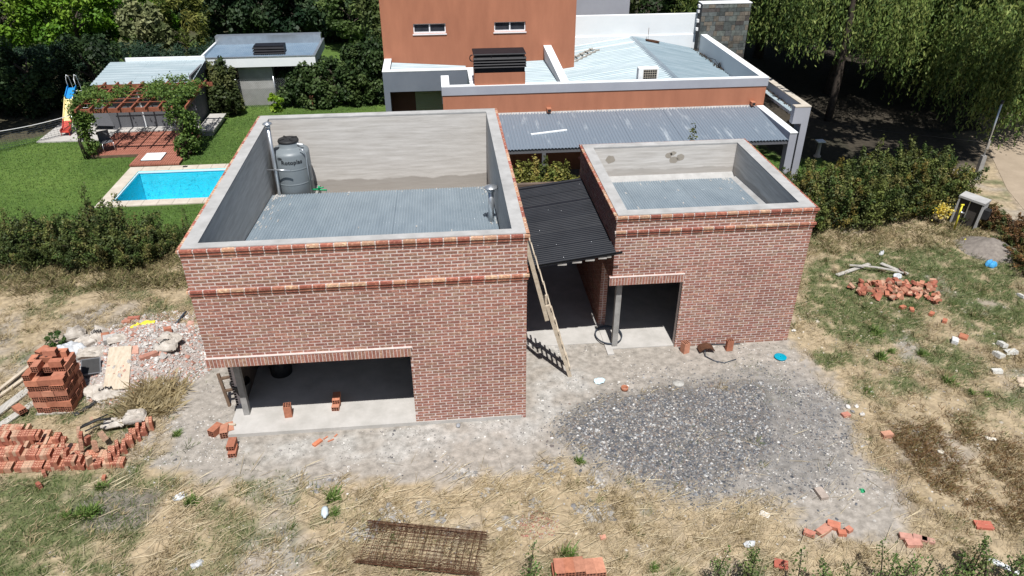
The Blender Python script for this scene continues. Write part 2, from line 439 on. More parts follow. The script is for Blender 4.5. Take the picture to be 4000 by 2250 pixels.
c = lerp(c, (.36, .30, .26), g['rub'])
gl = .5+.5*g['n2']
lawnc = np.stack([.035+.07*g['n1'], .08+.085*g['n1'], .012+.02*g['n1']], 1)
c = c*(1-g['lawn'][:, None])+lawnc*g['lawn'][:, None]
c = lerp(c, (.06, .05, .034), smooth(42.3, 43.5, Y.ravel()))
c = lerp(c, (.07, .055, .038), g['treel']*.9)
c = lerp(c, (.036, .03, .022), g['shade']*.96)  # shade under the willows painted into the ground colour
c = lerp(c, (.33, .265, .195), g['road'])
c = np.clip(c, 0, 1)
idx = np.arange(n).reshape(X.shape)
F = np.stack([idx[:-1, :-1], idx[:-1, 1:], idx[1:, 1:], idx[1:, :-1]], -1)
cx = (X[:-1, :-1]+X[1:, 1:])/2; cy = (Y[:-1, :-1]+Y[1:, 1:])/2
keep = ~((cx > POOL[0]) & (cx < POOL[1]) & (cy > POOL[2]) & (cy < POOL[3]))
Z = height(X.ravel(), Y.ravel())
M['ground'] = mat('ground_soil', (.62, .62, .61), (1.25, 1.25, 1.25), 5, .97, .7, 30, src='attr', detail=8, contrast=(.32, .68))
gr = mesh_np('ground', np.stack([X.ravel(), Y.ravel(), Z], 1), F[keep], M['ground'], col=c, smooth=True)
gr['kind'] = 'structure'

GM = {k: v.reshape(X.shape) for k, v in g.items()}
def look(x, y):
    i = np.clip(np.searchsorted(ys, y), 0, len(ys)-1); j = np.clip(np.searchsorted(xs, x), 0, len(xs)-1)
    return {k: v[i, j] for k, v in GM.items()}
_hsurf = Z.reshape(X.shape)
def hgt(x, y):
    i = np.clip(np.searchsorted(ys, y), 0, len(ys)-1); j = np.clip(np.searchsorted(xs, x), 0, len(xs)-1)
    return _hsurf[i, j]

# ---------------------------------------------------------------- ground cover made of real blades, straws and stones
def scatter(n, box, fn):
    """n random ground points inside box accepted with probability fn(masks)."""
    xs_, ys_ = [], []
    got = 0
    while got < n:
        x = rng.uniform(box[0], box[1], 60000); y = rng.uniform(box[2], box[3], 60000)
        # keep clear of the two brick buildings
        ok = ~(((x > -7.15) & (x < .05) & (y > 0) & (y < 8.7)) | ((x > 2.5) & (x < 7.75) & (y > 2.45) & (y < 7.7)) | ((x > 0) & (x < 2.6) & (y > 3.4) & (y < 8)))
        ok &= ~((x > -7.1) & (x < -2.6) & (y > -.1) & (y < .2))
        ok &= ~((x > POOL[0]-.6) & (x < POOL[1]+.6) & (y > POOL[2]-.6) & (y < POOL[3]+.6))
        x = x[ok]; y = y[ok]
        p = fn(look(x, y))
        k = rng.random(len(x)) < p
        if not k.any(): break
        xs_.append(x[k]); ys_.append(y[k]); got += k.sum()
    return np.concatenate(xs_)[:n], np.concatenate(ys_)[:n]
def blades(name, x, y, length, width, lean, col, m, flat=False, ang=None, label=None, cat=None):
    n = len(x); z = hgt(x, y)-.005
    a = rng.uniform(0, 2*np.pi, n) if ang is None else ang
    L = length*rng.uniform(.5, 1.3, n)
    el = rng.uniform(lean[0], lean[1], n)
    dx = np.cos(a)*np.cos(el)*L; dy = np.sin(a)*np.cos(el)*L; dz = np.sin(el)*L
    w = width*rng.uniform(.6, 1.3, n)
    px = -np.sin(a)*w/2; py = np.cos(a)*w/2
    z0 = z + (rng.uniform(.0, .05, n) if flat else 0)
    P0 = np.stack([x-px, y-py, z0], 1); P1 = np.stack([x+px, y+py, z0], 1)
    Q0 = np.stack([x+dx*.55+px*.8, y+dy*.55+py*.8, z0+dz*.65], 1); Q1 = np.stack([x+dx*.55-px*.8, y+dy*.55-py*.8, z0+dz*.65], 1)
    T = np.stack([x+dx, y+dy, z0+dz*.9], 1)
    V = np.stack([P0, P1, Q0, T], 1).reshape(-1, 3)
    o = mesh_np(name, V, np.arange(n*4).reshape(-1, 4), m, col=col)
    return tag(o, label, cat, kind='stuff')
def tint(n, cols, jit=.2):
    cols = np.array(cols); k = rng.random(n)*(len(cols)-1); i = np.minimum(k.astype(int), len(cols)-2); t = (k-i)[:, None]
    return np.clip((cols[i]*(1-t)+cols[i+1]*t)*rng.uniform(1-jit, 1+jit, (n, 1)), 0, 1)

VIEW = (-17, 18, -6, 10.5)
x, y = scatter(85000, VIEW, lambda m: m['straw']*(1-.55*smooth(.5, .66, m['n1']))*smooth(.25, .6, m['n2'])*(1-.6*m['rub']))
ang = np.where(rng.random(len(x)) < .4, .55+rng.normal(0, .6, len(x)), rng.uniform(0, 6.28, len(x)))
blades('dry_straw', x, y, .17, .0075, (.0, .45), tint(len(x), [(.22, .165, .09), (.38, .30, .18), (.52, .43, .275)]), M['straw'], True, ang, 'dry flattened straw lying over the lot', 'straw')
x, y = scatter(3200, (-10, 8, -6, -1.2), lambda m: m['straw']*.8+.08*m['dirt'])
ang = np.where(rng.random(len(x)) < .7, .5+rng.normal(0, .35, len(x)), rng.uniform(0, 6.28, len(x)))
blades('long_straw', x, y, .5, .0075, (.0, .25), tint(len(x), [(.34, .275, .17), (.48, .40, .265), (.60, .52, .36)]), M['straw'], True, ang, 'long pale dead grass stalks along the front of the lot', 'straw')
x, y = scatter(80000, VIEW, lambda m: m['green'])
blades('weed_grass', x, y, .10, .010, (.35, 1.3), tint(len(x), [(.055, .085, .025), (.09, .14, .04), (.17, .18, .07)]), M['straw'], label='patchy green grass and weeds on the lot', cat='grass')
x, y = scatter(9000, (8.5, 14, -4.5, .5), lambda m: m['burn'])
blades('brown_weeds', x, y, .16, .010, (.2, 1.1), tint(len(x), [(.13, .075, .035), (.22, .13, .06), (.16, .15, .06)]), M['straw'], label='withered brown weeds on the right of the lot', cat='weeds')
x, y = scatter(72000, (-32, -5, 10.2, 27), lambda m: m['lawn']*(1-m['treel']))
blades('lawn_grass', x, y, .08, .022, (.5, 1.4), tint(len(x), [(.04, .09, .014), (.065, .13, .022), (.11, .16, .04)])*(.55+.9*look(x, y)['n1']*.6+.45*look(x, y)['n2'])[:, None], M['straw'], label='mown green lawn around the swimming pool', cat='lawn')
x, y = scatter(12000, (8, 18, 9, 20), lambda m: m['lawn']*(1-m['shade']))
blades('side_lawn_grass', x, y, .1, .02, (.5, 1.4), tint(len(x), [(.03, .085, .012), (.052, .13, .02), (.085, .16, .032)]), M['straw'], label='green lawn beside the gallery of the orange house', cat='lawn')

def tufts(name, n, per, box, fn, L, w, cols, label, cat, spread=.07):
    x, y = scatter(n, box, fn)
    sc = np.repeat(rng.uniform(.5, 1.5, len(x)), per)
    x = np.repeat(x, per); y = np.repeat(y, per)
    a = rng.uniform(0, 6.28, len(x)); r = np.abs(rng.normal(0, spread, len(x)))*sc
    x2 = x+r*np.cos(a); y2 = y+r*np.sin(a)
    c = tint(len(x), cols)*np.repeat(rng.uniform(.7, 1.2, len(x)//per), per)[:, None]
    return blades(name, x2, y2, L*sc, w, (.25, 1.25), np.clip(c, 0, 1), M['straw'], ang=a+rng.normal(0, .5, len(x)), label=label, cat=cat)
tufts('dry_grass_tufts', 2600, 24, VIEW, lambda m: m['straw']*smooth(.38, .6, m['n2'])*.9+.3*m['straw']*smooth(.5, .6, m['n1']), .15, .008, [(.22, .165, .085), (.38, .30, .17), (.48, .395, .24)], 'tufts of dry tan grass standing on the lot', 'dry grass')
tufts('green_grass_tufts', 900, 24, VIEW, lambda m: np.maximum(m['green']*.8, .10*m['straw']), .13, .009, [(.05, .085, .022), (.09, .13, .035), (.20, .20, .08)], 'tufts of longer green grass between the straw', 'grass', .08)
tufts('hedge_foot_grass', 700, 26, (-18, -6.5, 7.2, 9.6), lambda m: m['lot']*.9, .26, .009, [(.16, .14, .06), (.34, .28, .15), (.10, .13, .04)], 'tall dry grass along the foot of the left hedge', 'dry grass', .14)
tufts('hedge_foot_grass', 500, 26, (8.2, 17.5, 7.2, 9.2), lambda m: m['lot']*.9, .17, .009, [(.16, .14, .06), (.34, .28, .15), (.10, .13, .04)], 'dry grass along the foot of the right hedge', 'dry grass', .12)
tufts('dry_bunch', 70, 40, (-9.9, -8.7, 1.0, 2.2), lambda m: m['lot'], .34, .0045, [(.34, .27, .14), (.48, .39, .225), (.58, .49, .30)], 'long dry grass bunch between the rubble and the open corner', 'dry grass', .12)

def pebbles(name, x, y, size, cols, label, cat, zoff=.35, jit=.25):
    n = len(x)
    base = np.array([[1, 0, 0], [.3, .95, 0], [-.8, .6, 0], [-.9, -.5, 0], [.2, -1, 0], [.1, 0, 1], [-.4, .1, .8]])
    fc = np.array([[0, 1, 5], [1, 2, 5], [2, 6, 5], [2, 3, 6], [3, 4, 6], [4, 5, 6], [4, 0, 5]])
    s = size*np.exp(rng.normal(0, .33, n))
    a = rng.uniform(0, 6.28, n); e = rng.uniform(.55, 1, n); hz = rng.uniform(.35, .75, n)
    bx = base[:, 0][None]*s[:, None]*.5; by = base[:, 1][None]*s[:, None]*.5*e[:, None]; bz = base[:, 2][None]*(s*hz)[:, None]*.6
    bx = bx*rng.uniform(.8, 1.2, bx.shape); by = by*rng.uniform(.8, 1.2, by.shape)
    V = np.stack([x[:, None]+bx*np.cos(a)[:, None]-by*np.sin(a)[:, None], y[:, None]+bx*np.sin(a)[:, None]+by*np.cos(a)[:, None], hgt(x, y)[:, None]-.003+bz], -1).reshape(-1, 3)
    Fq = (np.arange(n)[:, None, None]*7+fc[None]).reshape(-1, 3)
    cc = np.repeat(tint(n, cols, jit), 7, 0)
    o = mesh_np(name, V, Fq, M['stone'], col=cc)
    return tag(o, label, cat, kind='stuff')
GR_C = [(.05, .055, .066), (.095, .10, .11), (.07, .075, .085), (.16, .16, .16), (.18, .14, .115), (.10, .105, .115), (.28, .245, .205), (.15, .16, .175), (.50, .49, .47)]
x, y = scatter(23000, (-.8, 11, -4.5, 2.6), lambda m: np.maximum(m['grav'], .10*m['rim']))
pebbles('gravel', x, y, .05, GR_C, 'heap of rounded grey river gravel spread on the ground', 'gravel')
x, y = scatter(9000, (1, 11.5, -4.2, 3), lambda m: np.maximum(m['bed']*.35*(1-m['grav']), m['fine']*.8))
pebbles('fine_gravel', x, y, .026, GR_C, 'fine dark gravel beside the river gravel', 'gravel')
x, y = scatter(8000, (-10, 14, -4.5, 4), lambda m: m['dirt']*smooth(.42, .62, m['n2'])*.9+.06*m['straw'])
pebbles('scattered_pebbles', x, y, .036, [(.10, .10, .105), (.24, .22, .2), (.36, .34, .31), (.55, .53, .5)], 'small pebbles scattered over the bare dirt', 'pebbles')
x, y = scatter(700, (-5, 1.5, -3.4, -1.6), lambda m: smooth(.5, .6, m['n1']*.4+m['n2']*.6))
pebbles('coarse_pebbles', x, y, .085, [(.16, .16, .165), (.28, .265, .245), (.42, .40, .37)], 'coarse pale pebbles between the straw and the dirt', 'pebbles')
x, y = scatter(480, (8.0, 16.5, -4.5, 4.5), lambda m: (1-m['grav'])*.6)
pebbles('field_stones', x, y, .06, [(.24, .21, .165), (.36, .32, .26), (.48, .44, .37)], 'pale stones strewn over the right of the lot', 'stones')

# road sheet
ro = MB()
rp = P_ROAD
road = MB().face([(px, py, .012) for px, py in reversed(rp)])
M['road'] = mat('dirt_road', (.27, .215, .155), (.36, .29, .215), 1.1, .97, .4, 22, detail=8)
o = road.build('road', M['road']); o['kind'] = 'structure'

# ================================================================ BRICK BUILDINGS
BR_L, BR_D = .256, .06
BC = np.array([1.08*.62]*3)*np.array([(.29, .118, .09), (.32, .138, .103), (.275, .138, .102), (.31, .178, .125), (.255, .112, .093), (.33, .155, .115), (.275, .165, .12), (.30, .12, .094)]) + .38*1.08*np.array([.292, .14, .105])
CAPC = np.array([(.36, .125, .085), (.46, .25, .16), (.40, .165, .11), (.33, .11, .08), (.50, .30, .20)])
_unit = MB().box(-.5, .5, -.5, .5, -.5, .5)
def unit_mesh(name, sx, sy, sz, m):
    b = .004
    q = MB()
    x, y, z = sx/2, sy/2, sz/2
    # chamfered front (the -y side)
    q.hexa([(-x, -y+b, -z), (x, -y+b, -z), (x, y, -z), (-x, y, -z), (-x, -y+b, z), (x, -y+b, z), (x, y, z), (-x, y, z)])
    q.face([(-x, -y+b, -z), (x, -y+b, -z), (x-b, -y, -z+b), (-x+b, -y, -z+b)])
    q.face([(x, -y+b, -z), (x, -y+b, z), (x-b, -y, z-b), (x-b, -y, -z+b)])
    q.face([(x, -y+b, z), (-x, -y+b, z), (-x+b, -y, z-b), (x-b, -y, z-b)])
    q.face([(-x, -y+b, z), (-x, -y+b, -z), (-x+b, -y, -z+b), (-x+b, -y, z-b)])
    q.face([(-x+b, -y, -z+b), (x-b, -y, -z+b), (x-b, -y, z-b), (-x+b, -y, z-b)])
    me = bpy.data.meshes.new(name); me.from_pydata(q.v, [], q.f); me.materials.append(m)
    return me
class Bricker:
    """Lays courses of bricks on the faces of a building; the first n full bricks of the front become objects, the rest one joined part."""
    def __init__(s, parent, ch, n_single):
        s.p = parent; s.ch = ch; s.n = n_single; s.mb = MB(); s.h = ch*.69
        s.me = unit_mesh('brick', BR_L, BR_D, s.h, M['brick_obj']); s.me2 = unit_mesh('brick', BR_L, .1, s.h, M['brick_obj'])
    def put(s, face, off, u0, u1, z0, z1, proud, pal, single=False):
        col = pal[rng.integers(len(pal))]*rng.uniform(.85, 1.15)
        col = col*(.78+.44*float(fbm(np.array([(u0+off)*.7+30]), np.array([z0*.8+20]), 3)[0]))
        pr = proud+rng.uniform(-.002, .003)
        d = .1 if proud > .05 else BR_D
        if single and s.n > 0 and abs((u1-u0)-BR_L) < .004:
            s.n -= 1
            inst('brick', s.me2 if d > BR_D else s.me, s.p, ((u0+u1)/2, off-pr+d/2, (z0+z1)/2), (0, rng.uniform(-.004, .004), 0), color=col)
            return
        s.mb.curc = tuple(col)
        if face == 'S': s.mb.box(u0, u1, off-pr, off-pr+d, z0, z1)
        elif face == 'N': s.mb.box(u0, u1, off+pr-d, off+pr, z0, z1)
        elif face == 'W': s.mb.box(off-pr, off-pr+d, u0, u1, z0, z1)
        else: s.mb.box(off+pr-d, off+pr, u0, u1, z0, z1)
    def course(s, face, off, a, b, k, proud=.005, pal=BC, skip=(), single=False, phase=None, corner=0):
        z = k*s.ch+s.ch*.155
        pitch = BR_L+.025
        ph = (0 if k % 2 == 0 else pitch/2) if phase is None else phase
        u = a-pitch+ph+rng.uniform(-.012, .012)
        while u < b:
            u0, u1 = max(u, a-corner), min(u+BR_L, b+corner)
            if u1-u0 > .03:
                segs = [(u0, u1)]
                for (sa, sb, ka, kb) in skip:
                    if ka <= k < kb:
                        ns = []
                        for (p, q) in segs:
                            if q <= sa or p >= sb: ns.append((p, q))
                            else:
                                if sa-p > .03: ns.append((p, sa))
                                if q-sb > .03: ns.append((sb, q))
                        segs = ns
                for (p, q) in segs:
                    s.put(face, off, p, q, z+rng.uniform(-.001, .001), z+s.h, proud, pal, single)
            u += pitch
    def finish(s, name='brickwork'):
        o = s.mb.build(name, M['brick_attr'], s.p); o['kind'] = 'stuff'
        return o

def corr_sheet(name, m, parent, x0, x1, y0, y1, z00, z11, period=.076, amp=.017, axis='y', zfun=None, trap=False):
    """Corrugated sheet, ribs along axis; zfun(x, y) gives the plane."""
    seg = 8
    if axis == 'y': a0, a1, b0, b1 = x0, x1, y0, y1
    else: a0, a1, b0, b1 = y0, y1, x0, x1
    na = max(2, int(round((a1-a0)/period*seg)))+1
    A = np.linspace(a0, a1, na)
    if trap:
        ph = (A/period) % 1
        w = amp*np.clip(np.minimum(ph, 1-ph)*-8+1.6, 0, 1)*2
    else:
        ph = (A/period) % 1
        w = amp*(1-2*np.exp(-((ph-.5)/.15)**2))
    nb = 7
    B = np.linspace(b0, b1, nb)
    AA, BB = np.meshgrid(A, B)
    ww = np.tile(w, (nb, 1))
    if axis == 'y': XX, YY = AA, BB
    else: XX, YY = BB, AA
    ZZ = zfun(XX, YY)+ww
    V = np.stack([XX.ravel(), YY.ravel(), ZZ.ravel()], 1)
    i = np.arange(V.shape[0]).reshape(nb, na)
    F = np.stack([i[:-1, :-1], i[:-1, 1:], i[1:, 1:], i[1:, :-1]], -1).reshape(-1, 4)
    return mesh_np(name, V, F, m, parent, smooth=True)

# ---- tall brick building
A = thing('brick_building', 'tall red brick building with grey parapet walls and water tank on its roof', 'building')
AX0, AX1, AY1, AH = -7.09, 0.0, 8.58, 5.02
chA = AH/63
mb = MB()
T = .2
LZ = 26*chA
# front wall, with the opening at its left, then side and back walls (mortar bodies, 12 mm behind the brick faces)
mb.box(-2.65, AX1, 0, T, -.3, AH-.03)
mb.box(AX0, -2.65, 0, T, LZ, AH-.03)
mb.box(AX1-T, AX1, T, AY1, -.3, AH-.03)
mb.box(AX0, AX0+T, T, 1.05, LZ, AH-.03)
mb.box(AX0, AX0+T, 1.05, AY1, -.3, AH-.03)
mb.box(AX0+T, AX1-T, AY1-T, AY1, -.3, AH-.03)
for k, pr in ((62, .04), (61, .018), (50, .04), (49, .018)):
    zt_ = (k+.82)*chA
    mb.box(AX0-pr, AX1+pr, -pr, 0, k*chA, zt_)
    mb.box(AX0-pr, AX0, 0, AY1+pr, k*chA, zt_)
    mb.box(AX1, AX1+pr, 0, AY1+pr, k*chA, zt_)
    mb.box(AX0, AX1, AY1, AY1+pr, k*chA, zt_)
mb.build('wall', M['mortar'], A)
bk = Bricker(A, chA, 296)
for k in range(62, -1, -1):
    pr, pal, ex = .005, BC, 0
    if k in (62, 50): pr, pal, ex = .055, CAPC, .055
    if k in (61, 49): pr, pal, ex = .03, CAPC[[0, 2, 3]]*.9, .03
    ph = 0 if ex else None
    bk.course('S', 0, AX0, AX1, k, pr, pal, [(AX0-1, -2.65, 0, 26)], True, ph, corner=ex or .005)
    if k < 49 or k in (49, 50, 61, 62) or k > 50:
        bk.course('E', AX1, 0, AY1, k, pr, pal, phase=ph)
        bk.course('W', AX0, 0, AY1, k, pr, pal, [(-.1, 1.05, 0, 26)], phase=ph)
        bk.course('N', AY1, AX0, AX1, k, pr, pal, phase=ph, corner=ex)
bk.finish()
lm = unit_mesh('lintel_brick', .064, .13, .235, M['brick_obj'])
xx = AX0-.03
while xx < -2.66:
    inst('lintel_brick', lm, A, (xx+.035, .065-.062, LZ+.12), (0, rng.uniform(-.02, .02), 0), color=BC[rng.integers(len(BC))]*rng.uniform(.9, 1.2))
    xx += .079
MB().box(AX0-.04, -2.62, -.056, 0, LZ+.004, LZ+.235).box(AX0-.04, -2.60, -.066, -.002, LZ+.2385, LZ+.252).box(AX0-.04, AX0, 0, 1.05, LZ+.004, LZ+.235).build('lintel', M['mortar'], A)
# parapet lining, screed, roof
mb = MB()
IX0, IX1, IY0, IY1 = -6.78, -.30, .24, 8.27
mb.box(AX0+T, IX0, T, AY1-T, 2.2, AH-.012)
mb.box(IX1, AX1-T, T, AY1-T, 2.2, AH-.012)
mb.box(IX0, IX1, T, IY0, 2.2, AH-.012)
mb.box(IX0, IX1, IY1, AY1-T, 2.2, AH-.012)
mb.build('parapet_lining', M['render_in'], A)
mb = MB()
e = .005
mb.box(AX0+.022, IX0+e, .022, AY1-.022, AH-.028, AH+.012)
mb.box(IX1-e, AX1-.022, .022, AY1-.022, AH-.028, AH+.012)
mb.box(IX0+e, IX1-e, .022, IY0+e, AH-.028, AH+.012)
mb.box(IX0+e, IX1-e, IY1-e, AY1-.022, AH-.028, AH+.012)
mb.build('coping', M['screed'], A)
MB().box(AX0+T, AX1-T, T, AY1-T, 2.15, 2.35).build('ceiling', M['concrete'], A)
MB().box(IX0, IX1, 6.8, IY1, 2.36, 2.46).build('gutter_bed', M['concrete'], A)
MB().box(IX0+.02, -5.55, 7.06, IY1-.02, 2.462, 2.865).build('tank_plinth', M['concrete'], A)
MB().box(AX0+T+.003, AX1-T-.003, AY1-T-.03, AY1-T-.003, .1, 2.14).box(AX1-T-.03, AX1-T-.003, T+.003, AY1-T-.033, .1, 2.14).box(AX0+T+.003, AX0+T+.03, 1.08, AY1-T-.033, .1, 2.14).build('shade_lining', M['inner'], A)  # dark lining boxes added so the interior looks more shaded
zA = lambda x, y: 3.10+(7.02-y)*.089
edges = np.linspace(IX0+.02, IX1-.02, 8)
for i in range(7):
    corr_sheet('roof_sheet', M['galv'], A, edges[i]-.03 if i else edges[i], edges[i+1], IY0+.01, 7.02, 0, 0, zfun=lambda x, y, i=i: zA(x, y)+.004*(i % 2))
MB().box(AX0+.02, AX1-.1, -.03, AY1-.1, -.4, .10).build('floor', M['slab'], A)
MB().box(-6.83, -6.69, .64, .78, .10, LZ).build('post', M['concrete'], A)
def vent(parent, x, y, z0, z1, r=.055, name='vent_pipe'):
    q = MB().tube([(x, y, z0), (x, y, z1)], r, 14).tube([(x, y, z1-.02), (x, y, z1+.05)], r*1.35, 14)
    o = q.build(name, M['zinc'], parent)
    h = MB().lathe([(r*.4, 0), (r*2.5, .02), (r*2.3, .045), (.01, .10)], (x, y, z1+.07), 18)
    hb = h.build('cowl', M['zinc'], o)
    return o
vent(A, -6.56, 7.05, 2.7, 5.17)
vent(A, -.48, 4.07, 3.35, 4.25, .075)
MB().tube([(-6.78, 7.0, 3.92), (-6.10, 6.88, 3.92)], .02, 8).build('pipe_bracket', M['zinc'], A)
mb = MB().box(-6.79, -6.772, 1.35, 1.65, 3.42, 3.78)
o = mb.build('drain_hole', M['dark'], A)

def roof_bits(parent, x0, x1, y0, y1, zf, nscrew, nsplash, edge):
    q = MB()
    for k in range(nscrew):
        xk = round(rng.uniform(x0, x1)/.076)*.076; yk = y0+(y1-y0)*(round(rng.uniform(0, 5))/5*.94+.03)
        q.lathe([(.011, 0), (.011, .01), (.001, .014)], (xk, yk, zf(xk, yk)+.012), 6)
    q.build('roof_screws', M['zinc'], parent)['kind'] = 'stuff'
    q = MB()
    for k in range(nsplash):
        e_ = rng.random() < .8
        xk = (x0+abs(rng.normal(0, edge)) if rng.random() < .6 else x1-abs(rng.normal(0, edge*.7))) if e_ else rng.uniform(x0, x1)
        yk = rng.uniform(y0, y1) if rng.random() < .6 else y1-abs(rng.normal(0, edge))
        if not (x0 < xk < x1 and y0 < yk < y1): continue
        w_ = rng.uniform(.012, .035); h_ = rng.uniform(.02, .12)
        q.hexa([(xk-w_, yk-h_, zf(xk, yk-h_)+.006), (xk+w_, yk-h_*.7, zf(xk, yk-h_)+.006), (xk+w_*.8, yk+h_, zf(xk, yk+h_)+.006), (xk-w_*.7, yk+h_*.8, zf(xk, yk+h_)+.006), (xk-w_*.8, yk-h_*.9, zf(xk, yk-h_)+.0155), (xk+w_*.8, yk-h_*.6, zf(xk, yk-h_)+.0155), (xk+w_*.6, yk+h_*.9, zf(xk, yk+h_)+.0155), (xk-w_*.6, yk+h_*.7, zf(xk, yk+h_)+.0155)])
    q.build('cement_splash', M['slab'], parent)['kind'] = 'stuff'
roof_bits(A, IX0+.05, IX1-.05, IY0+.05, 7.0, zA, 120, 190, .16)

# ---- low brick building
B = thing('brick_building', 'low red brick building on the right with an open corner and empty roof tray', 'building')
BX0, BX1, BY0, BY1, BH = 2.55, 7.70, 2.51, 7.60, 4.107
chB = BH/52
LZB = 27*chB
XJ = 4.45
mb = MB()
mb.box(XJ, BX1, BY0, BY0+T, -.3, BH-.03)
mb.box(BX0, XJ, BY0, BY0+T, LZB, BH-.03)
mb.box(BX1-T, BX1, BY0+T, BY1, -.3, BH-.03)
mb.box(BX0, BX0+T, BY0+T, 3.78, LZB, BH-.03)
mb.box(BX0, BX0+T, 3.78, BY1, -.3, BH-.03)
mb.box(BX0+T, BX1-T, BY1-T, BY1, -.3, BH-.03)
for k, pr in ((51, .04), (50, .018), (46, .04), (45, .018)):
    zt_ = (k+.82)*chB
    mb.box(BX0-pr, BX1+pr, BY0-pr, BY0, k*chB, zt_)
    mb.box(BX1, BX1+pr, BY0, BY1+pr, k*chB, zt_)
    if k > 49:
        mb.box(BX0-pr, BX0, BY0, BY1+pr, k*chB, zt_)
    mb.box(BX0, BX1, BY1, BY1+pr, k*chB, zt_)
mb.build('wall', M['mortar'], B)
bk = Bricker(B, chB, 296)
for k in range(51, -1, -1):
    pr, pal, ex = .005, BC, 0
    if k in (51, 46): pr, pal, ex = .055, CAPC*.92, .055
    if k in (50, 45): pr, pal, ex = .03, CAPC[[0, 2, 3]]*.85, .03
    ph = 0 if ex else None
    bk.course('S', BY0, BX0, BX1, k, pr, pal, [(BX0-1, XJ, 0, 27)], True, ph, corner=ex or .005)
    bk.course('E', BX1, BY0, BY1, k, pr, pal, phase=ph)
    bk.course('W', BX0, BY0, BY1, k, pr if k > 49 else .008, pal if k > 49 else BC, [(BY0-.1, 3.78, 0, 27)], phase=ph)
    bk.course('N', BY1, BX0, BX1, k, pr, pal, phase=ph, corner=ex)
for k in range(0, 27):
    bk.course('S', 3.78, BX0, BX0+T, k, .012, BC, phase=.1)
bk.finish()
xx = BX0-.09
while xx < XJ-.02:
    inst('lintel_brick', lm, B, (xx+.035, BY0+.003, LZB+.12), (0, rng.uniform(-.02, .02), 0), color=BC[rng.integers(len(BC))]*rng.uniform(.95, 1.3))
    xx += .079
MB().box(BX0-.09, XJ-.01, BY0-.056, BY0, LZB+.004, LZB+.235).box(BX0-.09, XJ+.01, BY0-.066, BY0-.002, LZB+.2385, LZB+.252).build('lintel', M['mortar'], B)
mb = MB()
JX0, JX1, JY0, JY1 = 2.86, 7.37, 2.82, 7.29
mb.box(BX0+T, JX0, BY0+T, BY1-T, 2.3, BH-.012)
mb.box(JX1, BX1-T, BY0+T, BY1-T, 2.3, BH-.012)
mb.box(JX0, JX1, BY0+T, JY0, 2.3, BH-.012)
mb.box(JX0, JX1, JY1, BY1-T, 2.3, BH-.012)
mb.build('parapet_lining', M['render_inB'], B)
mb = MB()
mb.box(BX0+.022, JX0+e, BY0+.022, BY1-.022, BH-.028, BH+.012)
mb.box(JX1-e, BX1-.022, BY0+.022, BY1-.022, BH-.028, BH+.012)
mb.box(JX0+e, JX1-e, BY0+.022, JY0+e, BH-.028, BH+.012)
mb.box(JX0+e, JX1-e, JY1-e, BY1-.022, BH-.028, BH+.012)
mb.build('coping', M['screed'], B)
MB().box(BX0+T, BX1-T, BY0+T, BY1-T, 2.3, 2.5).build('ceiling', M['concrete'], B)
MB().box(BX0+T+.003, BX1-T-.003, BY1-T-.03, BY1-T-.003, .03, 2.29).box(BX1-T-.03, BX1-T-.003, BY0+T+.003, BY1-T-.033, .03, 2.29).build('shade_lining', M['inner'], B)
zB = lambda x, y: 3.03+(7.2-y)*.055
edges = np.linspace(JX0+.05, JX1-.12, 6)
for i in range(5):
    corr_sheet('roof_sheet', M['galv'], B, edges[i]-.03 if i else edges[i], edges[i+1], JY0+.01, 7.14, 0, 0, zfun=lambda x, y, i=i: zB(x, y)+.004*(i % 2))
mb = MB()
mb.hexa([(JX0, 7.02, 2.9), (JX1, 7.02, 2.9), (JX1, JY1, 2.9), (JX0, JY1, 2.9), (JX0, 7.06, 3.05), (JX1, 7.06, 3.05), (JX1, JY1, 3.16), (JX0, JY1, 3.16)])
mb.hexa([(7.22, JY0, 2.9), (JX1, JY0, 2.9), (JX1, 7.0, 2.9), (7.22, 7.0, 2.9), (7.24, JY0, 3.28), (JX1, JY0, 3.38), (JX1, 7.0, 3.14), (7.24, 7.0, 3.05)])
mb.build('mortar_fillet', M['screed'], B)
roof_bits(B, JX0+.08, JX1-.2, JY0+.05, 7.05, zB, 70, 130, .16)
# damp patches on the lining, thin skins of wet render
for (px, py, pz, w, h) in ((3.42, 7.288, 3.72, .17, .14), (5.25, 7.288, 3.78, .12, .1), (5.42, 7.288, 3.62, .15, .12), (5.62, 7.288, 3.70, .13, .13), (5.38, 7.288, 3.84, .1, .07)):
    q = MB(); ring = [(px+w*math.cos(t)*rng.uniform(.75, 1.1), py, pz+h*math.sin(t)*rng.uniform(.75, 1.1)) for t in np.linspace(0, 2*math.pi, 14)[:-1]]
    q.face(ring); M.setdefault('damp', mat('damp_render', (.30, .265, .22), (.36, .32, .27), 6, .9))
    q.build('damp_patch', M['damp'], B)
MB().box(BX0, BX1-.1, BY0+.05, BY1-.1, -.4, .03).build('floor', M['slab'], B)
MB().box(BX0-.02, BX0+.16, 2.3, 3.9, -.3, .045).build('threshold', M['slab'], B)
MB().box(2.72, 2.87, 2.66, 2.81, .03, LZB).build('post', M['concrete'], B)

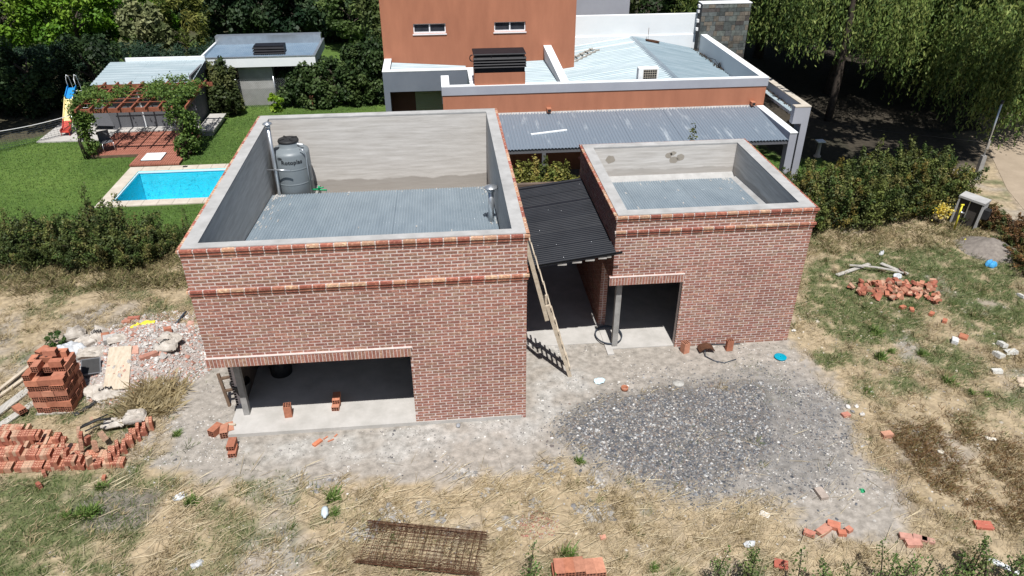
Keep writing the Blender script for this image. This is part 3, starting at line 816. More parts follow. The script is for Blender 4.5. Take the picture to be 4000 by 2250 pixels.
# ---- carport between the two buildings
C_ = thing('carport', 'black corrugated lean-to roof between the two brick buildings', 'carport')
zc = lambda x, y: 2.93+x*.125-(y-2.25)*.01
ye = np.linspace(2.22, 7.15, 7)
for i in range(6):
    corr_sheet('roof_sheet', M['black_sheet'], C_, .07, 2.52, ye[i]-.02, ye[i+1], 0, 0, period=.105, amp=.012, axis='x', zfun=lambda x, y, i=i: zc(x, y)+.006*(i % 2))
for yy_ in (2.34, 4.0, 5.6, 7.0):
    MB().bar((.08, yy_, 2.87), (2.52, yy_, 3.175), .05, .1).build('purlin', M['black'], C_)
q = MB().bar((.06, 2.235, 2.905), (2.68, 2.235, 3.235), .012, .07)
q.build('front_flashing', M['black_sheet'], C_)
for xk in (1.05, 1.42, 1.75, 2.08, 2.3):
    MB().box(xk, xk+rng.uniform(.08, .26), 2.25, 2.31, zc(xk, 2.3)-.13, zc(xk, 2.3)-.07).build('mortar_crumb', M['slab'], C_)
mb = MB().box(.05, 2.54, 2.9, 8.0, -.3, .02)
mb.build('floor', M['slab'], C_)
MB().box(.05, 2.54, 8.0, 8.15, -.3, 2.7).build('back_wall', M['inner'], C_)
for i in range(8):
    q = MB(); 
    for k in range(14):
        xk = rng.uniform(.15, 2.45); yk = ye[1]+rng.uniform(-.7, 4)
        q.lathe([(.012, 0), (.012, .012), (.001, .016)], (xk, yk, zc(xk, yk)+.016), 6)
    if i == 0: q.build('roof_screws', M['zinc'], C_)['kind'] = 'stuff'

# ================================================================ ORANGE HOUSE
H = thing('house', 'orange house with white parapets and a tall upper storey behind the brick buildings', 'house', (0, 0, 0))
yO, zP = 15.57, 3.74
# low wing: walls with a grey band on top and white inner faces
MB().box(-1.57, 11.77, yO, yO+.2, -.2, 3.40).box(11.57, 11.77, yO+.2, 24.2, -.2, 3.40).build('wall', M['orange'], H)
MB().box(-1.60, 11.81, yO-.03, yO+.21, 3.405, 3.735).box(11.58, 11.81, yO+.21, 24.0, 3.405, 3.735).build('band', M['greyband'], H)
mb = MB()
mb.box(-1.60, 11.81, yO-.03, yO+.21, 3.737, 3.765)              # white tops
mb.box(11.49, 11.812, yO+.21, 24.0, 3.737, 3.767)
mb.box(11.49, 11.578, yO+.212, 24.0, 2.6, 3.735)                 # inner face of the right parapet
mb.box(-1.60, -1.28, yO+.21, 17.2, 3.0, 3.766)                   # stub
mb.box(-1.595, 3.3, yO+.212, yO+.25, 3.0, 3.734)
mb.box(3.7, 11.49, yO+.212, yO+.25, 2.8, 3.734)
mb.build('parapet', M['white'], H)
q = MB()
q.hexa([(3.22, yO+.25, 3.0), (3.55, yO+.25, 3.0), (3.55, 20.3, 3.0), (3.22, 20.3, 3.0), (3.22, yO+.25, 3.74), (3.55, yO+.25, 3.74), (3.45, 20.3, 4.17), (3.10, 20.3, 4.17)])
q.build('parapet', M['white'], H)
q = MB().box(4.54, 11.49, 24.0, 24.25, 2.5, 3.66).box(4.54, 11.60, 24.06, 24.3, 3.66, 4.66)
q.build('rear_wall', M['white'], H)
# upper storey
WN = ((-2.69, -1.27, 4.79, 5.21), (.88, 2.28, 4.79, 5.22))
q = MB().box(-4.08, 4.54, 20.42, 27.5, -.2, 7.4).box(-4.08, 4.54, 20.3, 20.42, -.2, 4.79).box(-4.08, 4.54, 20.3, 20.42, 5.22, 7.4)
q.box(-4.08, -2.69, 20.3, 20.42, 4.79, 5.22).box(-1.27, .88, 20.3, 20.42, 4.79, 5.22).box(2.28, 4.54, 20.3, 20.42, 4.79, 5.22)
q.build('tower_wall', M['orange'], H)
MB().box(4.54, 8.75, 27.5, 31.0, -.2, 6.6).build('rear_block', M['greyband'], H)
for (wx0, wx1, wz0, wz1) in ((-2.69, -1.27, 4.79, 5.21), (.88, 2.28, 4.79, 5.22)):
    f = MB()
    y0 = 20.40
    f.box(wx0, wx1, y0-.035, y0, wz0, wz0+.075).box(wx0, wx1, y0-.02, y0, wz1-.035, wz1)
    f.box(wx0, wx0+.045, y0-.02, y0, wz0+.075, wz1-.035).box(wx1-.045, wx1, y0-.02, y0, wz0+.075, wz1-.035)
    xm = (wx0+wx1)/2
    f.box(xm-.03, xm+.03, y0-.026, y0, wz0+.075, wz1-.035)
    w = f.build('window', M['frame'], H)
    for (a, b) in ((wx0+.045, xm-.03), (xm+.03, wx1-.045)):
        MB().box(a, b, y0-.008, y0, wz0+.075, wz1-.035).build('pane', M['glass'], w)
    MB().box(wx0-.04, wx1+.04, 20.26, 20.299, wz0-.045, wz0-.002).build('sill', M['frame'], w)
# roofs: gable of the right wing
def ribbed(name, x0, x1, y0, y1, zf, m='white_sheet', per=.25, amp=.03, n=1):
    ed = np.linspace(y0, y1, n+1)
    for i in range(n):
        corr_sheet(name, M[m], H, x0, x1, ed[i], ed[i+1]+(.02 if i < n-1 else 0), 0, 0, period=per, amp=amp, axis='x', zfun=lambda x, y, i=i: zf(x, y)+.004*(i % 2), trap=True)
ribbed('roof_sheet', 3.62, 8.13, yO+.26, 23.98, lambda x, y: 3.60-(8.13-x)*.135, n=8)
ribbed('roof_sheet', 8.13, 11.45, yO+.26, 23.98, lambda x, y: 3.60-(x-8.13)*.21, 'blue_sheet', n=8)  # this slope's reflected tone is in its sheet colour
q = MB()
q.hexa([(7.93, yO+.26, 3.585), (8.33, yO+.26, 3.575), (8.33, 23.97, 3.575), (7.93, 23.97, 3.585), (8.08, yO+.26, 3.672), (8.16, yO+.26, 3.672), (8.16, 23.97, 3.672), (8.08, 23.97, 3.672)])
q.build('ridge_cap', M['galv'], H)
ribbed('roof_sheet', 1.75, 3.22, yO+.26, 20.28, lambda x, y: 3.44+(x-2.4)*.03, n=5)
ribbed('roof_sheet', -3.8, -.45, 18.45, 20.28, lambda x, y: 3.55-(x+3.95)*.07, n=3)
q = MB()
for (px, py) in ((11.3, 23.2), (11.32, 22.0), (11.35, 20.4)):
    for k in range(26):
        a = rng.uniform(-.12, .12); b = rng.uniform(-.7, .7); s_ = rng.uniform(.02, .05)
        q.box(px+a, px+a+s_, py+b, py+b+s_*1.6, 2.93, 2.99+rng.uniform(0, .03))
o = q.build('leaf_litter', M['bark'], H); o['kind'] = 'stuff'
# left annex
mb = MB()
mb.box(-4.05, -.25, 18.14, 18.4, 2.87, 3.72)
mb.box(-4.05, -3.80, 18.14, 18.4, -.2, 2.87)
mb.box(-4.05, -3.80, 18.4, 20.3, -.2, 3.72)
mb.build('annex_wall', M['greyblue'], H)
mb = MB()
mb.box(-4.06, -.1, 18.13, 18.42, 3.722, 3.755).box(-4.06, -3.75, 18.42, 20.29, 3.722, 3.756)
mb.box(-.46, -.12, yO+.25, 18.12, 2.9, 3.757)
mb.build('annex_coping', M['white'], H)
MB().box(-3.8, -2.75, 18.72, 18.82, -.1, 3.2).build('annex_wall', M['brownwall'], H)
sh = MB().box(-2.75, -.3, 18.72, 18.84, 1.05, 2.95).build('roller_shutter', M['shutter'], H)
for k in range(22):
    MB().box(-2.75, -.3, 18.708, 18.72, 1.10+k*.084, 1.165+k*.084).build('slat', M['shutter'], sh)
MB().box(-2.75, -.3, 18.74, 18.86, -.1, 1.05).build('glass_door', M['glass'], H)
# chimney on the low wing with black louvres
MB().box(-.28, 1.74, yO+.03, 16.5, 3.3, 4.24).build('chimney_body', M['orange'], H)
ch = MB().box(-.26, 1.72, yO+.05, 16.48, 4.24, 4.95).build('chimney_cowl', M['black'], H)
for k in range(4):
    z = 4.46+k*.105
    MB().hexa([(-.32, yO-.06, z), (1.78, yO-.06, z), (1.78, yO+.06, z+.01), (-.32, yO+.06, z+.01), (-.30, yO+.02, z+.075), (1.76, yO+.02, z+.075), (1.76, yO+.06, z+.08), (-.30, yO+.06, z+.08)]).build('louvre', M['black'], ch)
q = MB()
q.hexa([(-.31, yO-.04, 4.955), (1.77, yO-.04, 4.955), (1.77, 16.56, 4.955), (-.31, 16.56, 4.955), (-.29, yO, 4.99), (1.75, yO, 4.99), (1.75, 16.52, 4.99), (-.29, 16.52, 4.99)])
q.build('cowl_lid', M['black'], ch)
q = MB()
for xk in (-.2, .4, 1.05, 1.66): q.box(xk-.012, xk+.012, yO-.03, yO, 4.87, 4.955)
q.build('cowl_bracket', M['black'], ch)
MB().tube([(-.34+.09*math.cos(t), 15.95, 4.75+.12*math.sin(t)) for t in np.linspace(1.3, 5.0, 9)], .022, 8).build('cowl_handle', M['black'], ch)
# slate clad chimney wall
CW = MB().box(11.40, 13.90, 23.53, 24.1, -.2, 5.2).build('slate_chimney', M['grout'], H)
SLC = [(.10, .115, .112), (.13, .148, .138), (.075, .085, .085), (.165, .18, .172), (.115, .13, .128), (.15, .135, .112), (.09, .08, .075), (.19, .165, .135), (.14, .15, .15)]
slm = {}
z = .9
while z < 5.1:
    h = float(rng.choice([.13, .19, .19, .26]))
    h = min(h, 5.18-z)
    x = 11.41-rng.uniform(0, .2)
    while x < 13.88:
        w = float(rng.choice([.18, .26, .34, .42]))
        a, b = max(x, 11.41), min(x+w, 13.89)
        if b-a > .06 and z > 1.9:
            d = rng.uniform(.012, .03)
            me = slm.setdefault('s', unit_mesh('slate_tile', 1, 1, 1, M['slate']))
            inst('slate_tile', me, CW, ((a+b)/2, 23.53-d/2+.005, z+h/2), (0, 0, 0), (b-a-.012, d+.01, h-.012), color=np.array(SLC[rng.integers(len(SLC))])*rng.uniform(.8, 1.2))
        x += w
    z += h
for (py, pz) in ((23.7, 3.9), (23.7, 4.3), (23.75, 4.75), (23.7, 5.0)):
    MB().box(11.30, 11.40, py, py+.2, pz, pz+.14).build('slate_tile', M['slate'], CW)
MB().box(11.38, 13.92, 23.49, 24.12, 5.203, 5.245).build('chimney_coping', M['white'], H)
# gallery in front
zG = lambda x, y: 2.30+(y-12.16)*.082
edges = np.linspace(-1.5, 11.46, 14)
for i in range(13):
    corr_sheet('gallery_sheet', M['galv_old'], H, edges[i]-.03 if i else edges[i], edges[i+1], 12.16, yO-.02, 0, 0, period=.125, amp=.022, zfun=lambda x, y, i=i: zG(x, y)+.004*(i % 2))
MB().box(-1.5, 11.46, 12.2, 12.3, 2.13, 2.27).build('gallery_beam', M['greywall'], H)
q = MB()
for k in range(190):
    xk = -1.45+k*.0675; s_ = rng.uniform(.05, .08)
    q.hexa([(xk, yO-.12-rng.uniform(0, .05), zG(0, yO)-.01), (xk+s_, yO-.12, zG(0, yO)-.01), (xk+s_, yO-.005, zG(0, yO)-.01), (xk, yO-.005, zG(0, yO)-.01), (xk, yO-.05, zG(0, yO)+.02), (xk+s_, yO-.05, zG(0, yO)+.02), (xk+s_, yO-.005, zG(0, yO)+.05), (xk, yO-.005, zG(0, yO)+.05)])
q.build('mortar_joint', M['screed'], H)['kind'] = 'stuff'
for xk in (2.0, 5.4, 8.6):
    MB().box(xk, xk+.14, 12.2, 12.34, -.1, 2.13).build('gallery_post', M['greywall'], H)
q = MB().box(11.47, 11.76, 12.16, yO-.03, 1.95, 2.56).box(11.47, 11.76, 12.16, 12.5, -.2, 1.95)
q.build('gallery_side_wall', M['greyband'], H)
MB().box(11.46, 11.77, 12.14, yO-.04, 2.563, 2.60).build('gallery_coping', M['white'], H)
MB().box(-1.5, 11.46, 12.1, yO, -.2, .06).build('gallery_floor', M['concrete'], H)
for (sx_, nm) in ((2.70, 'a'), (11.25, 'b')):
    s_ = MB().box(sx_-.09, sx_+.09, yO-.24, yO-.002, 2.66, 2.80).build('rain_spout', M['orange'], H)
    MB().box(sx_-.065, sx_+.065, yO-.246, yO-.236, 2.68, 2.77).build('spout_mouth', M['dark'], s_)
# right side frame and its roof
q = MB().box(11.775, 12.41, 12.76, 13.02, 2.72, 3.36).box(12.14, 12.41, 12.76, 13.3, -.2, 2.72).box(12.15, 12.41, 13.02, 24.0, 2.75, 3.36)
q.build('side_frame', M['greyband'], H)
q = MB().box(11.778, 12.42, 12.75, 13.03, 3.363, 3.40).box(12.14, 12.42, 13.03, 24.0, 3.363, 3.401)
q.build('frame_coping', M['coping'], H)
corr_sheet('roof_sheet', M['white_sheet'], H, 11.78, 12.15, 13.03, 24, 0, 0, period=.13, amp=.014, axis='x', zfun=lambda x, y: 3.10-(x-11.8)*.2)
q = MB()
for k in range(160):
    yk = rng.uniform(13.1, 18); s_ = rng.uniform(.015, .04); xk = 12.15-abs(rng.normal(0, .06))-s_
    q.box(xk, xk+s_, yk, yk+s_*1.8, 3.03, 3.07+rng.uniform(0, .02))
o = q.build('leaf_litter', M['bark'], H); o['kind'] = 'stuff'
# things on the house
AC = thing('air_conditioner', 'white outdoor air conditioner unit standing on the white roof by the front parapet', 'air conditioner', (6.86, 16.15, 3.47))
MB().bevbox(-.42, .42, -.15, .15, .06, .68, .015).build('casing', M['white'], AC)
MB().box(-.22, .34, -.158, -.15, .11, .62).build('fan_opening', M['dark'], AC)
q = MB()
for k in range(7): q.box(-.22+k*.0925, -.21+k*.0925, -.172, -.159, .11, .62)
for k in range(6): q.box(-.22, .345, -.1725, -.160, .12+k*.096, .13+k*.096)
q.build('grille', M['coping'], AC)
for sx_ in (-.3, .28): MB().box(sx_, sx_+.06, -.14, .14, 0, .06).build('foot', M['dark'], AC)
LD = thing('ladder', 'short wooden ladder lying on the white zinc roof against the upper storey', 'ladder')
def roofz(x, y): return 3.60-(8.13-x)*.135+.03
a = Vector((3.95, 20.6, roofz(3.95, 0)+.05)); b = Vector((6.0, 22.6, roofz(6.0, 0)+.05))
d = (b-a).normalized(); n_ = Vector((-d.y, d.x, 0))*.2
for sg in (-1, 1): MB().bar(a+n_*sg, b+n_*sg, .06, .09).build('rail', M['wood_grey'], LD)
for k in range(7):
    p = a+(b-a)*(.08+.14*k); MB().bar(p-n_*1.15+Vector((0, 0, .055)), p+n_*1.15+Vector((0, 0, .055)), .07, .025).build('rung', M['wood_grey'], LD)
q = MB()
for tt in range(3):
    c0 = Vector((9.05, 23.5, 3.46+.03*tt))
    q.tube([(c0.x+(.30+.03*tt)*math.cos(t), c0.y+.16*math.sin(t), c0.z-.21*(.30*math.cos(t))) for t in np.linspace(0, 6.28, 20)], .018, 6, False)
q.tube([(8.85, 23.6, 3.5), (8.86, 23.7, 3.8), (8.88, 23.75, 4.1)], .012, 6)
tag(q.build('wire_coil', M['rust']), 'coil of rusty wire lying behind the roof ridge', 'wire')
q = MB().tube([(11.2, 22.5, 2.98), (11.3, 21.6, 3.1), (11.38, 20.8, 3.2), (11.4, 20.2, 3.05)], .014, 6)
q.tube([(11.42, 20.2+.1*math.cos(t), 3.05+.13*math.sin(t)) for t in np.linspace(0, 6.28, 12)], .03, 6, False)
tag(q.build('cable', M['dark']), 'black cable hanging on the inner face of the white right parapet', 'cable')
vz = MB().tube([(10.25, 16.25, 3.1), (10.25, 16.25, 3.42)], .05, 10).lathe([(.02, .04), (.13, .05), (.12, .08), (.01, .14)], (10.25, 16.25, 3.38), 14)
vz.build('roof_vent', M['zinc'], H)
q = MB().bar((1.72, 13.42, zG(0, 13.42)+.03), (3.16, 13.72, zG(0, 13.72)+.03), .1, .045)
tag(q.build('batten', M['white']), 'white batten lying across the corrugated gallery roof', 'batten')
# pedestal in the garden
PD = thing('garden_pedestal', 'slender stone pedestal with square top on the side lawn', 'pedestal', (14.92, 16.08, 0))
MB().lathe([(.16, 0), (.16, .05), (.1, .08), (.085, .3), (.075, .62), (.1, .66), (.1, .7)], n=14).build('column', M['coping'], PD)
MB().box(-.17, .17, -.17, .17, .7, .75).build('top_slab', M['white'], PD)

# ================================================================ SWIMMING POOL
PL = thing('swimming_pool', 'rectangular blue swimming pool with pale stone edge', 'swimming pool')
px0, px1, py0, py1 = POOL
zw = -.13
mb = MB()
mb.box(px0-.06, px1+.06, py0-.06, py1+.06, -1.45, -1.38)
mb.box(px0-.06, px0, py0, py1, -1.38, .028).box(px1, px1+.06, py0, py1, -1.38, .028)
mb.box(px0, px1, py0-.06, py0, -1.38, .028).box(px0, px1, py1, py1+.06, -1.38, .028)
mb.build('basin', M['poolpaint'], PL)
wm = bpy.data.materials.new('pool_water'); wm.use_nodes = True
nt = wm.node_tree; N = nt.nodes; L = nt.links
N.remove(N['Principled BSDF'])
tr = N.new('ShaderNodeBsdfTransparent'); tr.inputs[0].default_value = (.62, .93, .96, 1)
gl = N.new('ShaderNodeBsdfGlossy'); gl.inputs['Roughness'].default_value = .12
fr = N.new('ShaderNodeFresnel'); fr.inputs[0].default_value = 1.33
mx = N.new('ShaderNodeMixShader')
geo = N.new('ShaderNodeNewGeometry'); mp = N.new('ShaderNodeMapping'); mp.inputs['Scale'].default_value = (4, 2.2, 1)
L.new(geo.outputs['Position'], mp.inputs[0])
nz = N.new('ShaderNodeTexNoise'); nz.inputs['Scale'].default_value = 1.6; nz.inputs['Detail'].default_value = 3; nz.inputs['Distortion'].default_value = 1.2
L.new(mp.outputs[0], nz.inputs['Vector'])
bp = N.new('ShaderNodeBump'); bp.inputs['Strength'].default_value = .7; bp.inputs['Distance'].default_value = .12
L.new(nz.outputs['Fac'], bp.inputs['Height']); L.new(bp.outputs[0], gl.inputs['Normal']); L.new(bp.outputs[0], fr.inputs['Normal'])
L.new(fr.outputs[0], mx.inputs[0]); L.new(tr.outputs[0], mx.inputs[1]); L.new(gl.outputs[0], mx.inputs[2]); L.new(mx.outputs[0], N['Material Output'].inputs[0])
MB().face([(px0, py0, zw), (px1, py0, zw), (px1, py1, zw), (px0, py1, zw)]).build('water', wm, PL)
def cop(x0, x1, y0, y1): MB().bevbox(x0+.004, x1-.004, y0+.004, y1-.004, -.05, .05+rng.uniform(0, .004), .008).build('coping_stone', M['coping'], PL)
nx = 12
ex = np.linspace(px0-.5, px1+.5, nx+1)
for k in range(nx):
    cop(ex[k], ex[k+1], py0-.5, py0); cop(ex[k], ex[k+1], py1, py1+.5)
ey = np.linspace(py0, py1, 7)
for k in range(6):
    cop(px0-.5, px0, ey[k], ey[k+1]); cop(px1, px1+.5, ey[k], ey[k+1])
MB().box(px0-.01, px1+.01, py1-.03, py1, -.05, .01).box(px0-.0, px0+.03, py0, py1-.03, -.05, .01).box(px0+.03, px1, py0, py0+.03, -.05, .01).build('pool_lip', M['white'], PL)
MB().box(-12.9, -12.7, 17.55, 17.7, .05, .06).build('drain_cover', M['dark'], PL)

# ================================================================ DECK, POOL HOUSE, PERGOLA
DK = thing('timber_deck', 'red stained timber deck between the pool and the grey pool house', 'deck')
q = MB()
x = -17.3
while x < -13.1:
    y0 = 17.86 if x > -15.25 else 19.2
    q.bevbox(x, x+.088, y0+rng.uniform(0, .01), 22.25, .05, .125+rng.uniform(0, .005), .004); x += .1
o = q.build('deck_boards', M['deck'], DK); o['kind'] = 'stuff'
MB().box(-17.3, -15.26, 19.16, 19.19, -.05, .12).build('deck_edge', M['wood_dark'], DK)
HT = thing('hatch_lid', 'white square hatch lid set into the red deck by the pool', 'hatch', (-14.42, 18.72, .13))
MB().bevbox(-.42, .42, -.42, .42, 0, .05, .01).build('lid', M['white'], HT)
MB().box(-.45, .45, -.45, .45, -.02, .015).build('rim', M['dark'], HT)
tag(MB().box(-20.6, -17.35, 21.5, 24.2, -.1, .06).build('patio_slab', M['slab']), kind='structure')
tag(MB().box(-13.3, -12.5, 21.6, 24.2, .22, .30).box(-13.2, -12.6, 21.7, 24.1, -.05, .22).build('bench_slab', M['slab']), 'pale concrete bench slab beside the grey pool house', 'slab')
PH = thing('pool_house', 'dark grey pool house with a pale zinc roof behind the pergola', 'pool house')
MB().box(-17.6, -13.45, 22.9, 25.4, -.1, 2.3).build('wall', M['greywall'], PH)
MB().box(-17.3, -13.4, 22.3, 22.895, -.1, .16).build('plinth', M['slab'], PH)
for xk in (-16.05, -14.62): MB().box(xk-.05, xk+.05, 22.88, 22.899, .16, 2.25).build('door_frame', M['white'], PH)
zr = lambda x, y: 2.33+(y-22.55)*.12
ed = np.linspace(-17.95, -13.35, 6)
for i in range(5):
    corr_sheet('roof_sheet', M['white_sheet'], PH, ed[i], ed[i+1]+.02, 22.55, 25.45, 0, 0, period=.3, amp=.012, axis='x', zfun=lambda x, y, i=i: zr(x, y)+.004*(i % 2), trap=True)
MB().box(-17.2, -13.35, 25.45, 25.55, 2.5, 2.86).build('roof_upstand', M['white'], PH)
MB().box(-13.45, -13.36, 22.7, 25.4, 2.25, 2.62).build('side_fascia', M['greywall'], PH)
PG = thing('pergola', 'red timber pergola with climbing vines over the deck', 'pergola')
MB().box(-17.75, -12.35, 22.42, 22.5, 2.18, 2.36).build('beam', M['wood_red'], PG)
MB().box(-17.3, -12.9, 19.22, 19.30, 2.02, 2.20).build('beam', M['wood_red'], PG)
for k in range(9):
    xk = -17.2+k*.57
    MB().hexa([(xk-.035, 18.85, 2.18), (xk+.035, 18.85, 2.18), (xk+.035, 22.55, 2.34), (xk-.035, 22.55, 2.34), (xk-.035, 18.85, 2.31), (xk+.035, 18.85, 2.31), (xk+.035, 22.55, 2.47), (xk-.035, 22.55, 2.47)]).build('rafter', M['wood_red'], PG)
for k in range(6):
    yk = 19.55+k*.5; z_ = 2.315+(yk-18.85)*.0435
    MB().box(-17.3, -12.6, yk-.012, yk+.012, z_, z_+.03).build('lath', M['wood_red'], PG)
for (xk, yk) in ((-17.25, 19.26), (-13.0, 19.26)): MB().box(xk-.05, xk+.05, yk-.05, yk+.05, 0, 2.02).build('post', M['wood_red'], PG)

SL = thing('playground_slide', 'children\'s slide in blue, yellow and red on the patio slab', 'slide', (-19.55, 22.2, .06))
pr = [(0, .2, 'slide_r'), (.35, .24, 'slide_r'), (.75, .55, 'slide_y'), (1.35, 1.05, 'slide_y'), (1.75, 1.38, 'slide_b'), (2.45, 1.72, 'slide_b'), (2.6, 1.74, 'slide_b')]
for nm, s0, s1, mm in (('chute_end', 0, 2, 'slide_r'), ('chute_middle', 2, 4, 'slide_y'), ('chute_top', 4, 6, 'slide_b')):
    q = MB()
    for k in range(s0, s1):
        (a, za, _), (b, zb, _) = pr[k], pr[k+1]
        a *= .8; b *= .8
        q.hexa([(-.24, a, za-.04), (.24, a, za-.04), (.24, b, zb-.04), (-.24, b, zb-.04), (-.24, a, za), (.24, a, za), (.24, b, zb), (-.24, b, zb)])
        for sx_ in (-1, 1):
            q.hexa([(sx_*.26-.025, a, za-.04), (sx_*.26+.025, a, za-.04), (sx_*.26+.025, b, zb-.04), (sx_*.26-.025, b, zb-.04), (sx_*.26-.025, a, za+.1), (sx_*.26+.025, a, za+.1), (sx_*.26+.025, b, zb+.1), (sx_*.26-.025, b, zb+.1)])
    q.build(nm, M[mm], SL)
for sx_ in (-.26, .26):
    MB().tube([(sx_, 2.08, 1.75), (sx_, 2.05, 2.15), (sx_, 2.2, 2.32), (sx_, 2.4, 2.2), (sx_, 2.5, 1.7), (sx_, 2.75, 0)], .024, 8).build('handrail', M['white'], SL)
    MB().tube([(sx_, .05, .2), (sx_, 0, 0)], .022, 6).build('leg', M['slide_r'], SL)
for k in range(5): MB().tube([(-.26, 2.72-.05*k, .25+.3*k), (.26, 2.72-.05*k, .25+.3*k)], .018, 6).build('step', M['white'], SL)
SL.scale = (.72, 1, 1)
CV = thing('covered_grill', 'grill under a dark grey cover beside the pool house', 'grill', (-18.0, 23.3, .06))
MB().hexa([(-.55, -.4, .25), (.5, -.45, .2), (.6, .4, .25), (-.5, .4, .25), (-.42, -.2, 1.05), (.25, -.25, 1.1), (.3, .25, 1.05), (-.4, .25, 1.1)]).build('cover', M['greywall'], CV)
for sx_ in (-.45, .45): MB().lathe([(.02, -.04), (.14, -.04), (.14, .04), (.02, .04)], (sx_, 0, .14), 12).build('wheel', M['dark'], CV)
def chair(loc, rz, label):
    t = thing('garden_chair', label, 'chair', loc, rz, 'metal chairs on the deck')
    MB().box(-.24, .24, -.22, .22, .42, .45).build('seat', M['greywall'], t)
    MB().box(-.24, .24, .2, .23, .45, .88).build('backrest', M['greywall'], t)
    for sx_ in (-.22, .22):
        for sy_ in (-.2, .21): MB().tube([(sx_, sy_, .42), (sx_*1.1, sy_*1.15, 0)], .014, 6).build('leg', M['zinc'], t)
    return t
chair((-16.7, 19.75, .13), .6, 'grey metal chair on the shaded left corner of the deck')
chair((-13.45, 20.0, .13), -.5, 'grey metal chair on the right side of the deck under vines')

# pavilion of the garden behind
PV = thing('pavilion', 'flat roofed garden pavilion with white fascia and zinc roof tray', 'pavilion')
MB().box(-13.9, -8.0, 26.0, 26.12, 2.12, 2.60).box(-8.1, -8.0, 26.12, 30.0, 2.12, 2.60).box(-13.9, -13.8, 26.12, 30.0, 2.12, 2.60).build('fascia', M['white'], PV)
MB().box(-13.92, -7.98, 25.98, 26.14, 2.602, 2.635).box(-8.12, -7.98, 26.14, 30.0, 2.602, 2.636).build('edge_trim', M['zinc'], PV)
MB().box(-13.8, -8.1, 29.5, 30.0, 2.12, 2.95).build('rear_upstand', M['zinc'], PV)
for i in range(4):
    a, b = -13.8+i*1.425, -13.8+(i+1)*1.425
    corr_sheet('roof_sheet', M['pav_sheet'], PV, a, b+.01, 26.12, 29.5, 0, 0, period=.11, amp=.013, zfun=lambda x, y, i=i: 2.42+(y-26)*.02+.004*(i % 2))
vb = MB().box(-11.3, -9.75, 27.2, 27.9, 2.44, 2.9).build('vent_box', M['black'], PV)
for k in range(3): MB().hexa([(-11.36, 27.1, 2.5+k*.13), (-9.69, 27.1, 2.5+k*.13), (-9.69, 27.2, 2.5+k*.13), (-11.36, 27.2, 2.5+k*.13), (-11.33, 27.14, 2.58+k*.13), (-9.72, 27.14, 2.58+k*.13), (-9.72, 27.2, 2.58+k*.13), (-11.33, 27.2, 2.58+k*.13)]).build('louvre', M['black'], vb)
MB().box(-12.1, -10.35, 26.4, 26.9, -.1, 2.2).build('chimney_wall', M['screed'], PV)
MB().box(-12.4, -8.2, 28.5, 29.6, -.1, 2.2).build('rear_wall', M['greywall'], PV)
q = MB()
for k in range(-12, 22):
    q.tube([(-12.2+k*.11, 26.1, .0), (-12.2+k*.11+1.5, 26.1, 1.5)], .004, 3, False)
    q.tube([(-12.2+k*.11, 26.1, 1.5), (-12.2+k*.11+1.5, 26.1, .0)], .004, 3, False)
FN = thing('wire_fence', 'chain link fence in front of the concrete pavilion wall', 'fence')
o = q.build('mesh', M['zinc'], FN); o['kind'] = 'stuff'
for xk in (-12.25, -10.3): MB().tube([(xk, 26.1, 0), (xk, 26.1, 1.6)], .03, 6).build('post', M['zinc'], FN)

# net at the left of the lawn
NT = thing('sports_net', 'slack sports net with a white top rope across the left lawn', 'net')
P0 = Vector((-22.6, 19.6, 1.1)); P1 = Vector((-19.2, 22.6, .95))
def np_(t, h): 
    p = P0.lerp(P1, t); s_ = .35*4*t*(1-t)*.4
    return (p.x, p.y, (p.z-s_)*h)
MB().tube([np_(t, 1) for t in np.linspace(0, 1, 14)], .018, 6).build('top_rope', M['rope'], NT)
q = MB()
for h in np.linspace(.15, .9, 8): q.tube([np_(t, h) for t in np.linspace(0, 1, 12)], .006, 3, False)
for t in np.linspace(0, 1, 30): q.tube([np_(t, .12), np_(t, 1)], .005, 3, False)
o = q.build('mesh', M['hose'], NT); o['kind'] = 'stuff'
MB().tube([P1, (P1.x, P1.y, 0)], .03, 8).build('pole', M['zinc'], NT)
MB().tube([P0, (P0.x, P0.y, 0)], .03, 8).build('pole', M['zinc'], NT)

# ================================================================ VEGETATION
def leaf_quads(P, Nn, size, aspect, cols):
    n = len(P)
    Nn = Nn/np.maximum(np.linalg.norm(Nn, axis=1, keepdims=True), 1e-6)
    r = rng.normal(size=(n, 3))
    t = np.cross(Nn, r); t /= np.maximum(np.linalg.norm(t, axis=1, keepdims=True), 1e-6)
    b = np.cross(Nn, t)
    s = (size*rng.uniform(.6, 1.35, n))[:, None]
    V = np.stack([P-t*s*.5, P-b*s*.5*aspect+Nn*s*.08, P+t*s*.5, P+b*s*.5*aspect+Nn*s*.08], 1).reshape(-1, 3)
    F = np.arange(n*4).reshape(-1, 4)
    return V, F, cols
def trunk(t, h, r, lean=(0, 0), limbs=5, spread=1.2, parent=None, z1=None):
    q = MB()
    pts = [(lean[0]*k/6*h*.2+rng.normal(0, .03), lean[1]*k/6*h*.2+rng.normal(0, .03), h*k/6-.1) for k in range(7)]
    q.tube(pts, [r*(1-.09*k) for k in range(7)], 10)
    for k in range(limbs):
        a = 6.28*k/limbs+rng.uniform(0, .8); s = spread*rng.uniform(.6, 1)
        p = Vector(pts[4+k % 3])
        q.tube([p, p+Vector((math.cos(a)*s*.5, math.sin(a)*s*.5, s*.5)), p+Vector((math.cos(a)*s*1.1, math.sin(a)*s*1.1, s*.8))], [r*.5, r*.35, r*.12], 7)
    return q.build('trunk', M['bark'], parent)
